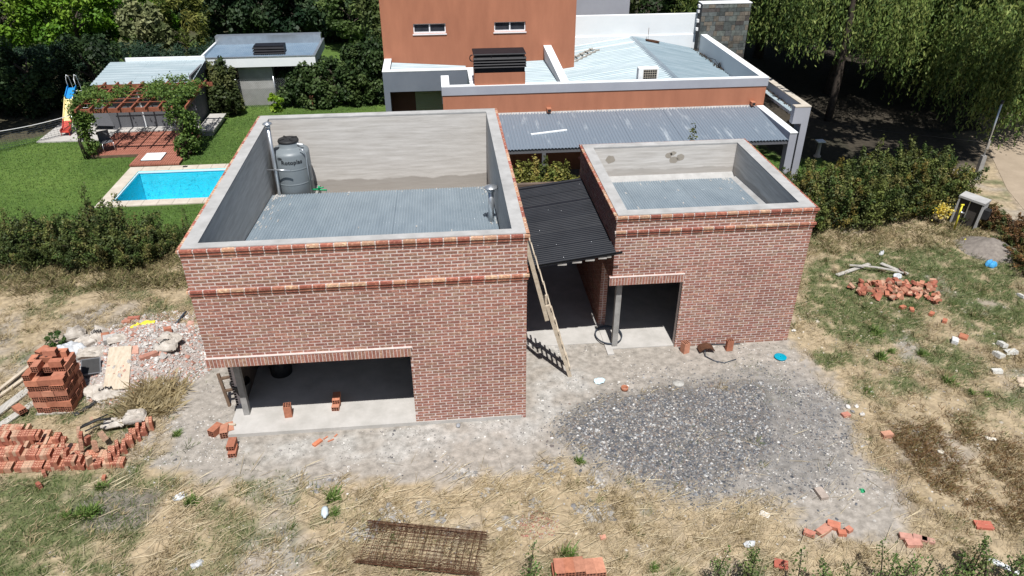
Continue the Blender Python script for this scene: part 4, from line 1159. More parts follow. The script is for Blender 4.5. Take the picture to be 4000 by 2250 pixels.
def crown(parent, c, rad, n, size, pal, clumps=40, crad=.28, aspect=.6, shell=.55, up=.35, jit=.22):
    n = int(n*.58); size = size*1.22
    c = np.array(c, float); rad = np.array(rad, float)
    d = rng.normal(size=(clumps, 3)); d /= np.linalg.norm(d, axis=1, keepdims=True)
    C0 = d*(rng.uniform(shell, 1, clumps)**.6)[:, None]
    k = rng.integers(clumps, size=n)
    o = rng.normal(size=(n, 3)); o /= np.linalg.norm(o, axis=1, keepdims=True)
    o *= (rng.uniform(.25, 1, n)**.5)[:, None]
    cr = crad*rng.uniform(.6, 1.4, clumps)
    P = (C0[k]+o*cr[k][:, None])*rad+c
    ok = P[:, 2] > .05
    P = P[ok]; o = o[ok]; k = k[ok]; n = len(P)
    Nn = o*.7+rng.normal(size=(n, 3))*.55+np.array([0, -.1, up])
    base = tint(clumps, pal, .12)
    cols = np.clip(base[k]*rng.uniform(1-jit, 1+jit, (n, 1)), 0, 1)
    V, F, cc = leaf_quads(P, Nn, size, aspect, cols)
    return mesh_np('crown', V, F, M['leaf'], parent, col=cc)
DARKG = [(.014, .03, .011), (.025, .05, .016), (.042, .072, .022)]
BRIGHT = [(.06, .145, .012), (.12, .24, .02), (.20, .32, .035)]
BLUEG = [(.018, .042, .026), (.03, .062, .036), (.042, .08, .044)]
LAUREL = [(.013, .034, .015), (.028, .056, .024), (.062, .097, .042)]
OLIVE = [(.035, .055, .018), (.07, .09, .03), (.12, .13, .045)]
YELG = [(.07, .10, .02), (.14, .16, .035), (.24, .24, .06)]
def tree(name, label, cat, x, y, h, c, rad, n, size, pal, group=None, tr=.16, **kw):
    t = thing(name, label, cat, (x, y, 0), 0, group)
    trunk(t, h, tr, limbs=5, spread=rad[0]*.5, parent=t)
    crown(t, c, rad, n, size, pal, **kw)
    return t
# bright maples at the far left
maples = [(-34, 40, 2.6, 'leftmost bright green maple at the back of the left garden'), (-29.5, 38.5, 2.4, 'second bright green maple from the left edge of the back garden'), (-25.0, 38.6, 2.7, 'broad bright green maple beside the pale shrub at the back'), (-21.6, 40, 2.0, 'slim bright green maple closest to the dark laurels')]
for (x, y, z, lb) in maples:
    tree('maple_tree', lb, 'tree', x, y, 2.4, (0, 0, z+.5), (2.6, 2.2, 2.7), 17000, .21, BRIGHT, 'maples at the back left', clumps=60, crad=.24)
tree('pale_shrub', 'pale yellow green large leaved shrub between the maples and the laurels', 'shrub', -20.0, 36.5, 1.2, (0, 0, 1.7), (1.5, 1.2, 2.2), 4500, .3, [(.10, .13, .05), (.20, .22, .10), (.28, .29, .14)], clumps=36)
tree('willow_shrub', 'narrow leaved yellow green shrub next to the pale shrub', 'shrub', -17.9, 37.5, 1.2, (0, 0, 2.0), (1.5, 1.2, 2.6), 8000, .24, YELG, clumps=36, aspect=.25)
# dark laurels along the back
for i, x in enumerate((-16.2, -13.6, -11.2, -8.9, -6.6, -4.6)):
    lb = ['leftmost dark laurel of the back hedge', 'dark laurel straight behind the left end of the pavilion', 'dark laurel behind the middle of the pavilion', 'dark laurel behind the right end of the pavilion', 'dark laurel behind the small bent tree', 'dark laurel nearest the orange upper storey'][i]
    tree('laurel', lb, 'shrub', x, 41.5+rng.uniform(-.5, .5), 2.2, (0, 0, 2.3), (2.1, 1.7, 3.1), 14000, .27, LAUREL, 'laurels of the back hedge', clumps=55, crad=.22)
# feathery hedge behind the pool house
for i, x in enumerate(np.linspace(-27.6, -14.0, 9)):
    lb = ['dark feathery hedge plant at the far left of its row', 'second feathery hedge plant from the left', 'third feathery hedge plant from the left', 'feathery hedge plant left of the pool house roof', 'feathery hedge plant over the left roof corner of the pool house', 'feathery hedge plant behind the middle of the pool house', 'feathery hedge plant behind the right part of the pool house', 'feathery hedge plant right of the pool house roof', 'feathery hedge plant nearest the pavilion'][i]
    tree('hedge_plant', lb, 'shrub', float(x), 30.2+rng.uniform(-.4, .4), 1.4, (0, 0, 1.2), (1.35, 1.3, 1.4), 11000, .15, BLUEG, 'feathery hedge behind the pool house', clumps=70, crad=.2, aspect=.25, up=.5)
# dark trees at the left edge
for (x, y, cz, r, lb) in ((-29.5, 25.5, 2.2, 2.6, 'dark tree at the left edge behind the net'), (-26.0, 26.5, 1.7, 2.2, 'dark tree between the left edge and the slide'), (-22.6, 26.4, 1.6, 2.2, 'dark tree right behind the slide'), (-20.0, 27.6, 1.6, 1.9, 'dark tree between the slide and the pool house')):
    tree('dark_tree', lb, 'tree', x, y, 2.2, (0, 0, cz), (r, r*.9, 1.9), 14000, .16, DARKG, 'dark trees behind the slide', clumps=55, crad=.22)
for (x, y, lb) in ((-31.5, 20.5, 'tall shade tree whose crown is above the left edge'), (-24.6, 20.6, 'tall shade tree over the slide, only its shadow and trunk in view')):
    t = thing('shade_tree', lb, 'tree', (x, y+2.5, 0))
    trunk(t, 6.2, .17, limbs=6, spread=2.5, parent=t)
    crown(t, (0, -1.2, 9.4), (4.6, 4.0, 2.4), 15000, .3, DARKG, clumps=70, crad=.24)
# climbers and shrubs right of the pool house
for i, (x, y, z, r) in enumerate(((-12.5, 24.9, 1.1, .8), (-13.1, 25.6, 1.1, .95), (-14.1, 25.9, 1.15, .9))):
    tree('climber', ['leafy climber on the fence beside the bench slab', 'leafy climber against the concrete pavilion wall', 'leafy climber behind the right wall of the pool house'][i], 'shrub', x, y, 1.2, (0, 0, z), (r*.9, r, 1.5), 8000, .14, OLIVE, 'climbers beside the pool house', clumps=45)
for i, x in enumerate((-9.1, -8.2, -7.2, -6.1, -5.1)):
    tree('garden_shrub', ['leafy shrub at the left end of the hedge by the concrete wall', 'leafy shrub below the right half of the white fascia', 'leafy shrub below the right corner of the pavilion', 'tall leafy shrub between pavilion and orange house', 'leafy shrub touching the left corner of the orange house'][i], 'shrub', x, 26.3+rng.uniform(-.3, .3), 1.6, (0, 0, (.85, .9, 1.0, 1.35, 1.5)[i]), (1.15, 1.1, (1.15, 1.2, 1.3, 1.7, 1.8)[i]), 9000, .16, [DARKG[1], (.05, .085, .025), (.085, .125, .04)], 'leafy hedge in front of the pavilion', clumps=50)
tree('young_tree', 'small tree with a bent trunk on the lawn behind the pavilion', 'tree', -7.4, 38, 2.4, (.4, 0, 2.9), (2.2, 1.8, 2.0), 7000, .2, [(.05, .09, .025), (.09, .14, .04), (.14, .19, .06)], clumps=50, crad=.22, tr=.1)
tree('young_tree', 'leafy tree beside the left corner of the orange upper storey', 'tree', -4.9, 31, 2.4, (0, 0, 2.7), (1.2, 1.2, 2.2), 7000, .19, [(.05, .08, .02), (.09, .125, .035), (.14, .17, .06)], clumps=45, crad=.24, tr=.1)
tree('bright_bush', 'small bright yellow green bush in front of the concrete wall', 'bush', -10.15, 25.2, .3, (0, 0, .45), (.42, .4, .5), 1500, .13, [(.10, .20, .01), (.2, .32, .02), (.3, .42, .05)], clumps=18, tr=.04)
tree('round_bush', 'rounded green bush at the right front corner of the deck', 'bush', -13.0, 18.9, .3, (0, 0, .5), (.45, .5, .55), 3000, .09, [(.05, .10, .02), (.09, .15, .03), (.13, .2, .05)], clumps=24, tr=.04)
for i, (x, y) in enumerate(((9.5, 36), (12.5, 37), (15.5, 35))):
    tree('dark_tree', ['dark leafy tree behind the grey rear block', 'dark leafy tree left of the slate chimney', 'dark leafy tree behind the slate chimney'][i], 'tree', x, y, 2.6, (0, 0, 3.2), (2.4, 2.0, 3.0), 8000, .24, DARKG if i else OLIVE, 'trees behind the orange house', clumps=50)
# vines on the pergola (grow on it: plants of their own)
def vine(label, boxes, n, droop=None):
    t = thing('vine', label, 'vine', (boxes[0][0], boxes[0][2], 0), 0, 'vines on the pergola')
    ox, oy = boxes[0][0], boxes[0][2]
    Ps = []
    for (x0, x1, y0, y1, z0, z1, w) in boxes:
        k = int(n*w); P = np.stack([rng.uniform(x0, x1, k), rng.uniform(y0, y1, k), rng.uniform(z0, z1, k)], 1)
        P += rng.normal(size=P.shape)*.1; Ps.append(P)
    P = np.concatenate(Ps)-np.array([ox, oy, 0]); k = len(P)
    hole = fbm((P[:, 0]+50)*1.7, (P[:, 1]+P[:, 2]*1.5+50)*1.7)
    P = P[hole > .42]; k = len(P)
    V, F, cc = leaf_quads(P, rng.normal(size=(k, 3))*.6+np.array([0, -.2, .6]), .095, .75, tint(k, [(.045, .09, .018), (.09, .155, .03), (.16, .23, .05)], .2))
    mesh_np('foliage', V, F, M['leaf'], t, col=cc)
    q = MB()
    for k in range(5):
        bx = rng.uniform(-.15, .15); q.tube([(bx+.1, .1, 0), (bx, .05*k, .8), (bx+.08*k, 0, 1.5), (bx-.2, .3, 2.3)], [.03, .025, .02, .01], 5)
    q.build('stem', M['bark'], t)
    return t
vine('vine climbing the left post of the pergola and hanging over its left half', [(-17.5, -17.0, 19.0, 19.5, .2, 2.3, .30), (-17.6, -16.0, 19.0, 21.6, 2.35, 2.6, .32), (-16.6, -15.6, 20.0, 21.8, 2.4, 2.55, .10), (-17.5, -16.8, 19.0, 19.8, 1.5, 2.3, .16)], 8000)
vine('dense vine covering the right half of the pergola down to the deck', [(-13.15, -12.6, 18.9, 20.0, .2, 2.6, .38), (-14.6, -12.5, 19.6, 22.3, 2.38, 2.75, .38), (-13.6, -12.9, 19.0, 19.6, 1.5, 2.5, .10), (-15.2, -14.4, 20.4, 21.8, 2.4, 2.6, .05)], 15000)

# thorny shrubs: many upright arching stems with small leaves
def thorn_mesh(h, spread, stems, per, size, pal, seed, wild=.15, puff=.10, strays=.09, minh=.35):
    r = np.random.default_rng(seed)
    Ps, Ns, Cs = [], [], []
    q = MB()
    palA = np.array(pal)
    for k in range(stems):
        a = r.uniform(0, 6.28); R = spread*math.sqrt(r.random()); hh = h*r.uniform(minh, 1.0)*(1-.25*R/spread)*(1.45 if r.random() < strays else 1)
        bx, by = R*.55*math.cos(a), R*.55*math.sin(a)
        lx, ly = R*.6*math.cos(a)+r.normal(0, wild*min(1, h)), R*.6*math.sin(a)+r.normal(0, wild*min(1, h))
        t = np.linspace(0, 1, 7)
        path = np.stack([bx+lx*t**1.4, by+ly*t**1.4, hh*(t-.12*t*t*R/spread)], 1)
        q.tube(path[[0, 2, 4, 6]], [.016, .012, .008, .003], 4, False)
        m = int(per*hh/h)
        tt = r.uniform(.08, 1, m)
        idx = np.clip((tt*6).astype(int), 0, 5); f = tt*6-idx
        P = path[idx]*(1-f)[:, None]+path[idx+1]*f[:, None]
        off = r.normal(size=(m, 3))*(puff*(1.15-tt)*min(1, h/1.2)+.02)[:, None]
        # side twigs
        P = P+off
        P[:, 2] = np.maximum(P[:, 2], .02)
        col = palA[r.integers(len(palA))]*r.uniform(.75, 1.25)
        tip = smooth(.7, 1, tt)[:, None]*.35
        Ps.append(P); Ns.append(off*3+r.normal(size=(m, 3))*.5+np.array([0, -.1, .5])); Cs.append(np.clip(col[None]*r.uniform(.75, 1.3, (m, 1))*(1+tip), 0, 1))
    P = np.concatenate(Ps); Nn = np.concatenate(Ns); Cc = np.concatenate(Cs)
    V, F, cc = leaf_quads(P, Nn, size, .55, Cc)
    fo = mesh_np('foliage', V, F, M['leaf'], None, col=cc)
    st = q.build('stems', M['bark'])
    return fo, st
PYR = [(.05, .08, .02), (.08, .105, .028), (.045, .065, .02), (.11, .125, .035), (.065, .085, .026), (.13, .12, .04)]
PYO = PYR+[(.14, .11, .025), (.10, .12, .03)]
def thorn_variants(*a, nvar=3, seed=0, **kw):
    out = []
    for k in range(nvar):
        fo, st = thorn_mesh(*a, seed=seed+k, **kw)
        out.append((fo.data, st.data)); bpy.data.objects.remove(fo); bpy.data.objects.remove(st)
    return out
def place_thorn(var, name, label, cat, x, y, rz, s, group, z=0):
    t = thing(name, label, cat, (x, y, z), rz, group); t.scale = (s, s, s*rng.uniform(.92, 1.08))
    fo = bpy.data.objects.new('foliage', var[0]); link(fo, t)
    st = bpy.data.objects.new('stems', var[1]); link(st, t)
    return t
VL = thorn_variants(1.5, .95, 60, 260, .075, PYR, nvar=4, seed=11)
hl = [(-17.6, 9.9, 1.15), (-16.6, 9.6, 1.25), (-15.7, 9.9, 1.0), (-14.9, 9.7, 1.15), (-14.0, 9.9, 1.3), (-13.1, 9.9, 1.35), (-12.3, 9.8, 1.05), (-11.4, 9.9, .7), (-10.5, 10.1, .75), (-9.6, 10.2, .8), (-8.7, 10.3, 1.15), (-7.9, 10.4, 1.25)]
ord_ = ['first', 'second', 'third', 'fourth', 'fifth', 'sixth', 'seventh', 'eighth', 'ninth', 'tenth', 'eleventh', 'twelfth']
for i, (x, y, s) in enumerate(hl):
    place_thorn(VL[i % 4], 'thorn_shrub', f'thorny green shrub before the lawn, {ord_[i]} from the left edge of the photo', 'shrub', x, y, rng.uniform(0, 6.28), s, 'thorny hedge along the left lawn')
    if i in (0, 2, 4, 5, 6):
        place_thorn(VL[(i+1) % 4], 'thorn_shrub', f'lower thorny shrub in front of the {ord_[i]} shrub of the left hedge', 'shrub', x+.4, y-.75, rng.uniform(0, 6.28), s*.75, 'thorny hedge along the left lawn')
VR = thorn_variants(1.9, 1.15, 75, 330, .085, PYO, nvar=4, seed=31)
hr = [(8.9, 9.0, .9), (9.9, 9.3, 1.0), (10.9, 9.6, 1.0), (11.9, 9.7, 1.1), (12.9, 9.8, 1.1), (13.9, 9.9, 1.1), (14.9, 10.1, 1.05), (15.9, 10.4, 1.1), (16.9, 10.8, 1.1), (17.8, 11.3, .95), (10.6, 10.9, .95), (12.3, 11.2, 1.05), (14.2, 11.5, 1.1), (16.0, 12.0, 1.1), (17.4, 12.6, 1.0)]
for i, (x, y, s) in enumerate(hr):
    lb = f'thorny shrub of the front row right of the low brick building, {ord_[i]} from that building' if i < 10 else f'thorny shrub of the rear row of the right hedge, {ord_[i-10]} from the low brick building'
    place_thorn(VR[i % 4], 'thorn_shrub', lb, 'shrub', x, y, rng.uniform(0, 6.28), s, 'thorny hedge on the right')
# sprigs rising behind the low building
for i, (x, y, s) in enumerate(((3.6, 9.6, .95), (5.9, 9.8, 1.45), (6.9, 9.9, 1.5), (7.7, 9.4, 1.0))):
    place_thorn(VR[(i+2) % 4], 'thorn_shrub', ['thorny shrub hidden behind the left rear corner of the low building', 'thorny shrub whose tips show over the middle of the low roof', 'thorny shrub whose tips show over the right of the low roof', 'thorny shrub behind the right rear corner of the low building'][i], 'shrub', x, y, rng.uniform(0, 6.28), s, 'thorny shrubs behind the low building')
VY = thorn_variants(3.5, .75, 75, 620, .1, [(.14, .15, .035), (.22, .21, .055), (.09, .115, .028), (.30, .25, .07)], nvar=2, seed=51, strays=0, minh=.72, puff=.14)
for i, (x, y, s) in enumerate(((.75, 8.9, 1.08), (1.45, 9.1, 1.0), (2.1, 9.2, .98))):
    place_thorn(VY[i % 2], 'yellow_shrub', ['tall yellow green shrub beside the rear corner of the tall building', 'yellow green shrub in the middle of the gap between the buildings', 'thin yellow green shrub beside the left wall of the low building'][i], 'shrub', x, y, rng.uniform(0, 6.28), s, 'yellow green shrubs between the buildings')
VS = thorn_variants(1.1, .30, 4, 190, .042, [(.06, .105, .026), (.09, .14, .04), (.14, .175, .06)], nvar=4, seed=71, wild=.07, puff=.06, strays=0)
young = [(-0.55, -5.11), (2.72, -5.39), (3.24, -5.33), (3.71, -5.26), (4.41, -5.72), (5.04, -5.62), (5.30, -5.70), (5.85, -5.70), (6.11, -5.67), (6.58, -5.72), (7.33, -5.57), (7.86, -5.39), (8.14, -5.82), (8.81, -5.66), (-0.75, -5.20)]
for i, (x, y) in enumerate(young):
    place_thorn(VS[i % 4], 'young_shrub', f'young thorny shrub at the lower edge of the photo, {(ord_+["thirteenth", "fourteenth", "fifteenth"])[i]} planted in its row', 'shrub', x, y, rng.uniform(0, 6.28), rng.uniform(1.15, 1.4) if i < 10 else rng.uniform(1.25, 1.5), 'young shrubs along the lower right edge')
VE = thorn_variants(.7, .8, 40, 200, .08, [(.10, .075, .025), (.15, .08, .03), (.06, .075, .022), (.18, .10, .05)], nvar=2, seed=81)
edge = [(17.9, 8.9), (18.6, 8.3), (19.2, 7.7), (18.1, 7.2), (17.6, 6.2), (18.4, 10.1), (17.5, 5.2)]
for i, (x, y) in enumerate(edge):
    place_thorn(VE[i % 2], 'reddish_shrub', ['low reddish shrub right behind the white cabinet', 'low reddish shrub between the white cabinet and the road', 'low reddish shrub at the road edge', 'low reddish shrub right of the soil mound', 'low reddish shrub at the right edge of the photo', 'low reddish shrub beside the street pole', 'low reddish shrub nearest the camera at the right edge'][i], 'shrub', x, y, rng.uniform(0, 6.28), rng.uniform(.8, 1.1), 'reddish shrubs at the right edge')
# tufts of green weed
def tuft_mesh(seed):
    r = np.random.default_rng(seed); n = 150
    a = r.uniform(0, 6.28, n); el = r.uniform(.35, 1.4, n); L = r.uniform(.08, .24, n); w = .008
    b = r.normal(0, .045, (n, 2))
    D = np.stack([np.cos(a)*np.cos(el), np.sin(a)*np.cos(el), np.sin(el)], 1); S = np.stack([-np.sin(a), np.cos(a), 0*a], 1)*w
    P = np.concatenate([b, np.zeros((n, 1))], 1)
    V = np.stack([P-S, P+S, P+D*L[:, None]*.6+S*.8, P+D*L[:, None]-np.array([0, 0, .02])], 1).reshape(-1, 3)
    fo = mesh_np('foliage', V, np.arange(n*4).reshape(-1, 4), M['straw'], None, col=tint(n, [(.06, .12, .02), (.11, .18, .04), (.18, .22, .07)]))
    st = MB().tube([(0, 0, -.02), (0, 0, .05)], .008, 4).build('stems', M['bark'])
    d = (fo.data, st.data); bpy.data.objects.remove(fo); bpy.data.objects.remove(st)
    return d
VT = [tuft_mesh(91), tuft_mesh(92)]
tufts = [(8.79, 0.10), (9.89, 1.43), (10.32, 1.68), (11.09, 1.48), (11.05, 0.24), (11.35, -0.26), (10.38, 2.61), (-9.47, -1.37), (-9.88, -2.16), (-9.42, -2.15), (-4.41, -2.21), (-4.34, -2.65), (1.02, -1.64), (0.37, -4.16), (-8.32, 0.19), (-7.41, -2.02), (-9.65, -2.12), (1.95, -4.65), (11.71, -0.35)]
tuft_txt = ['green weed tuft on the dry patch below the big right grass patch', 'leafy weed clump in the lower rim of the big right grass patch', 'small weed tuft above the dry patch right of the teal lid', 'weed tuft at the left rim of the grass patch with the white block', 'weed tuft in the upper of two clumps right of the white stones', 'weed tuft in the lower of two clumps right of the white stones', 'weed tuft hidden in the middle of the big right grass patch', 'bright round weed tuft on the dark soil below the brick field', 'bright weed tuft at the left rim of the dark soil', 'weed tuft right of the brightest one on the dark soil', 'weed tuft just above the pale plastic bottle', 'weed tuft just below the pale plastic bottle', 'dark weed tuft at the left foot of the gravel heap', 'weed tuft above the clay blocks at the lower edge', 'weed tuft on the dirt between slab and brick field', 'weed tuft beside the black and white wrapper', 'weed tuft at the lower left of the dark soil', 'small weed tuft at the lower edge left of the young shrubs', 'weed tuft in the grass patch at the far right']
for i, (x, y) in enumerate(tufts):
    place_thorn(VT[i % 2], 'weed_tuft', tuft_txt[i], 'weed', x, y, rng.uniform(0, 6.28), rng.uniform(.8, 1.5), 'single green weed tufts on the lot')
tree('weed_bush', 'small leafy green weed growing beside the cement sacks', 'weed', *(-12.59, 4.30), .2, (0, 0, .25), (.32, .28, .25), 1100, .06, [(.04, .08, .02), (.07, .13, .03)], clumps=16, tr=.02)

# willows on the right
def willow(label, x, y, h, R, strands, hem, pal, seed, ztop=8.5, dens=16):
    r = np.random.default_rng(seed)
    t = thing('willow_tree', label, 'tree', (x, y, 0), 0, 'willows along the road')
    q = MB()
    q.tube([(0, 0, -.1), (.1, .05, 1.6), (.25, .2, 3.4), (.2, .3, h*.7)], [.34, .28, .24, .16], 10)
    for k in range(7):
        a = 6.28*k/7+r.uniform(0, .6)
        q.tube([(.22, .2, 3.2), (math.cos(a)*R*.35, math.sin(a)*R*.35, h*.75), (math.cos(a)*R*.75, math.sin(a)*R*.75, h*.9)], [.14, .09, .03], 6)
    q.build('trunk', M['bark'], t)
    Ps, Ns, Cs = [], [], []
    cl = r.uniform(0, 6.28, 26); cw = r.uniform(.15, .4, 26); chh = r.uniform(0, 1, 26)
    palA = np.array(pal)
    for k in range(strands):
        j = r.integers(26)
        a = cl[j]+r.normal(0, cw[j]); rr = R*math.sqrt(r.uniform(.08, 1))*(.86+.14*math.sin(3*a+seed))
        zt = ztop*(1-.38*(rr/R)**2)+r.normal(0, .5)
        ze = hem+chh[j]*1.6+(1-rr/R)*1.0+r.exponential(.45)
        L = max(.8, min(zt-ze, r.uniform(1.4, 5.0)))
        zt = min(zt, ze+L+r.uniform(0, max(.01, zt-ze-L)))
        m = int(dens*L/2)
        s = r.uniform(0, 1, m)
        wx, wy = r.normal(0, .14), r.normal(0, .14)
        P = np.stack([rr*math.cos(a)+wx*s*L+r.normal(0, .035, m)*(1.2-s)*3, rr*math.sin(a)+wy*s*L+r.normal(0, .035, m)*(1.2-s)*3, zt-s*L], 1)
        col = palA[r.integers(len(palA))]*r.uniform(.75, 1.25)
        Ps.append(P); Ns.append(r.normal(size=(m, 3))*.6+np.array([math.cos(a)*.35, math.sin(a)*.35-.2, .25])); Cs.append(np.clip(col[None]*r.uniform(.75, 1.3, (m, 1)), 0, 1))
    m = 3000; a = r.uniform(0, 6.28, m); rr = R*.8*np.sqrt(r.random(m))   # unseen upper canopy of oversized leaves, added to block the sun
    Ps.append(np.stack([rr*np.cos(a), rr*np.sin(a), ztop+2.2-1.2*(rr/R)**2+r.normal(0, .5, m)], 1)); Ns.append(r.normal(size=(m, 3))*.5+np.array([0, 0, 1.0])); Cs.append(np.clip(palA[r.integers(len(palA), size=m)]*r.uniform(.75, 1.2, (m, 1)), 0, 1))
    P = np.concatenate(Ps); Nn = np.concatenate(Ns); Cc = np.concatenate(Cs)
    # narrow leaves that hang along the strand
    n = len(P)
    Nn[:, 2] *= .4
    Nn /= np.linalg.norm(Nn, axis=1, keepdims=True)
    T = np.array([0, 0, -1.0])+r.normal(size=(n, 3))*.45
    T[-m:] = r.normal(size=(m, 3)); Nn[-m:, 2] += .8
    T -= Nn*(T*Nn).sum(1, keepdims=True); T /= np.linalg.norm(T, axis=1, keepdims=True)
    Bv = np.cross(Nn, T); s = r.uniform(.11, .27, n)[:, None]
    s[-m:] *= 3.8
    wd = np.full((n, 1), .16); wd[-m:] = .34
    V = np.stack([P-T*s*.5, P-Bv*s*wd, P+T*s*.5, P+Bv*s*wd], 1).reshape(-1, 3)
    mesh_np('crown', V, np.arange(n*4).reshape(-1, 4), M['leaf'], t, col=Cc)
    return t
WIL = [(.065, .11, .03), (.11, .165, .042), (.155, .215, .055), (.21, .25, .07)]
willow('willow nearest the orange house with a short skirt of hanging branches', 19.9, 25.2, 8, 6.2, 4300, 1.3, WIL, 1)
willow('willow whose branches hang lowest over the road beside the pole', 26.3, 21.2, 8, 6.3, 5600, -.3, WIL, 2)
willow('willow at the right edge beyond the road', 34.0, 25.0, 8, 6.8, 4600, -.2, [(.05, .08, .02), (.08, .12, .03), (.11, .16, .04)], 3)
willow('willow behind the slate chimney', 19.0, 33.5, 8, 6.0, 1500, .6, WIL, 4)
willow('willow in the middle of the far row', 28.5, 34.0, 8, 6.8, 1800, .6, WIL, 5)
willow('willow at the far right corner of the picture', 41.0, 37.0, 8, 6.8, 1300, .6, WIL, 6)
t = thing('shade_tree', 'tall tree on the roadside with an unseen crown added to shade the ground behind the right hedge', 'tree', (17.7, 20.8, 0))
trunk(t, 8.8, .2, limbs=6, spread=2.5, parent=t)
MB().tube([(0, 0, 7.6), (.3, -2.5, 9.2), (.4, -6.5, 10.4)], [.14, .1, .05], 7).build('limb', M['bark'], t)
crown(t, (.2, -8.6, 10.8), (4.9, 3.4, 1.5), 19000, .32, DARKG, clumps=80, crad=.24)  # crown added out of view to cast shade on the ground
for i, x in enumerate((-14, -8, -2, -18.5)):
    tree('dark_tree', ['dark tree behind the left laurels', 'dark tree behind the middle laurels', 'dark tree behind the right laurels', 'dark tree behind the narrow leaved shrub'][i], 'tree', x, 47, 3, (0, 0, 2.5), (3.6, 2, 4), 9000, .36, DARKG, 'trees behind the orange house', clumps=60)
tree('dark_tree', 'dark tree closing the view between the willows at the back', 'tree', 26, 44, 3, (0, 0, 4), (7, 3, 4.5), 12000, .35, DARKG, 'trees behind the orange house', clumps=70)
tree('dark_tree', 'dark tree closing the view at the upper right corner', 'tree', 44, 50, 3, (0, 0, 4), (9, 3, 5), 12000, .4, DARKG, 'trees behind the orange house', clumps=70)
tree('dark_tree', 'dark tree closing the view at the upper left corner', 'tree', -37, 44, 3, (0, 0, 3), (5, 3, 4), 12000, .3, DARKG, 'trees behind the orange house', clumps=70)
tree('dark_tree', 'dark tree behind the maples at the upper left', 'tree', -27, 46, 3, (0, 0, 3), (6, 3, 4.5), 12000, .3, DARKG, 'trees behind the orange house', clumps=70)

# ================================================================ TANK, LADDER, SMALL THINGS
TK = thing('water_tank', 'grey plastic water tank with black lid in the left rear corner of the tall roof', 'water tank', (-6.18, 7.62, 2.87))
R_ = .555
MB().lathe([(.01, 0), (R_*.96, 0), (R_, .05), (R_, 1.36), (R_*.97, 1.41), (R_*.80, 1.48), (R_*.55, 1.52), (R_*.52, 1.53), (R_*.52, 1.66), (R_*.50, 1.68), (.01, 1.69)], n=48).build('body', M['tank'], TK)
for z_ in (.5, .95):
    MB().lathe([(R_, z_-.02), (R_+.006, z_-.012), (R_+.006, z_+.012), (R_, z_+.02)], n=48).build('rib', M['tank'], TK)
lid = MB().lathe([(.30, 1.675), (.305, 1.70), (.29, 1.735), (.2, 1.75), (.01, 1.765)], n=32).build('lid', M['dark'], TK)
q = MB()
for k in range(4):
    a = .6+k*1.57; q.bar((.12*math.cos(a), .12*math.sin(a), 1.765), (.28*math.cos(a), .28*math.sin(a), 1.75), .035, .03)
q.build('lid_rib', M['dark'], lid)
q = MB().tube([(.36, -.40, 1.55), (.45, -.42, 1.53), (.50, -.42, 1.52), (.515, -.42, 1.40), (.50, -.40, .0)], .02, 8)
q.build('riser_pipe', M['zinc'], TK)
q = MB().tube([(.25, -.1, 1.62), (.44, -.16, 1.60)], .03, 8).build('float_valve', M['white'], TK)
q = MB().tube([(.5, -.15, .18), (.95, -.22, .17)], .028, 8).tube([(.62, -.17, .2), (.86, -.2, .26)], .02, 6).tube([(.72, -.19, .19), (.72, -.19, .3)], .03, 8)
gv = q.build('outlet_valve', M['green_pl'], TK)
MB().tube([(.94, -.22, .17), (.94, -.22, -.05)], .014, 6).build('outlet_pipe', M['zinc'], TK)
def text_mesh(name, body, size, m, parent, fn, loc=(0, 0, 0), rot=(0, 0, 0), shear=0.0, offset=0.0):
    cu = bpy.data.curves.new(name, 'FONT'); cu.body = body; cu.size = size; cu.align_x = 'CENTER'; cu.resolution_u = 2; cu.shear = shear; cu.offset = offset
    o = bpy.data.objects.new(name+'_tmp', cu); link(o)
    me = o.to_mesh()
    V = [fn(v.co.x, v.co.y) if fn else (v.co.x, v.co.y, 0) for v in me.vertices]; Fs = [tuple(p.vertices) for p in me.polygons]
    o.to_mesh_clear(); bpy.data.objects.remove(o)
    m2 = bpy.data.meshes.new(name); m2.from_pydata(V, [], Fs); m2.materials.append(m)
    r = link(bpy.data.objects.new(name, m2), parent); r.location = loc; r.rotation_euler = rot
    return r
a0 = -math.pi/2+.20
def on_tank(x, y, z0=1.0):
    a = a0+x/R_; rr = R_+.009
    return (rr*math.cos(a), rr*math.sin(a), z0+y)
text_mesh('lettering', 'Rotoplas', .172, M['print'], TK, lambda x, y: on_tank(x, y, 1.15), offset=.003)
q = MB()
for k, (r1, s0, s1) in enumerate(((.05, .3, 2.9), (.085, .5, 2.7), (.12, .8, 2.5))):
    for i in range(7):
        t0, t1 = s0+(s1-s0)*i/7, s0+(s1-s0)*(i+1)/7
        w = .016*math.sin(math.pi*(i+.5)/7)+.004
        def pp(t, r): return on_tank(-.33+r*math.cos(t)*.9, .085+r*math.sin(t)*.75, 1.17)
        q.face([pp(t0, r1), pp(t0, r1+w), pp(t1, r1+w), pp(t1, r1)])
q.build('emblem', M['print'], TK)

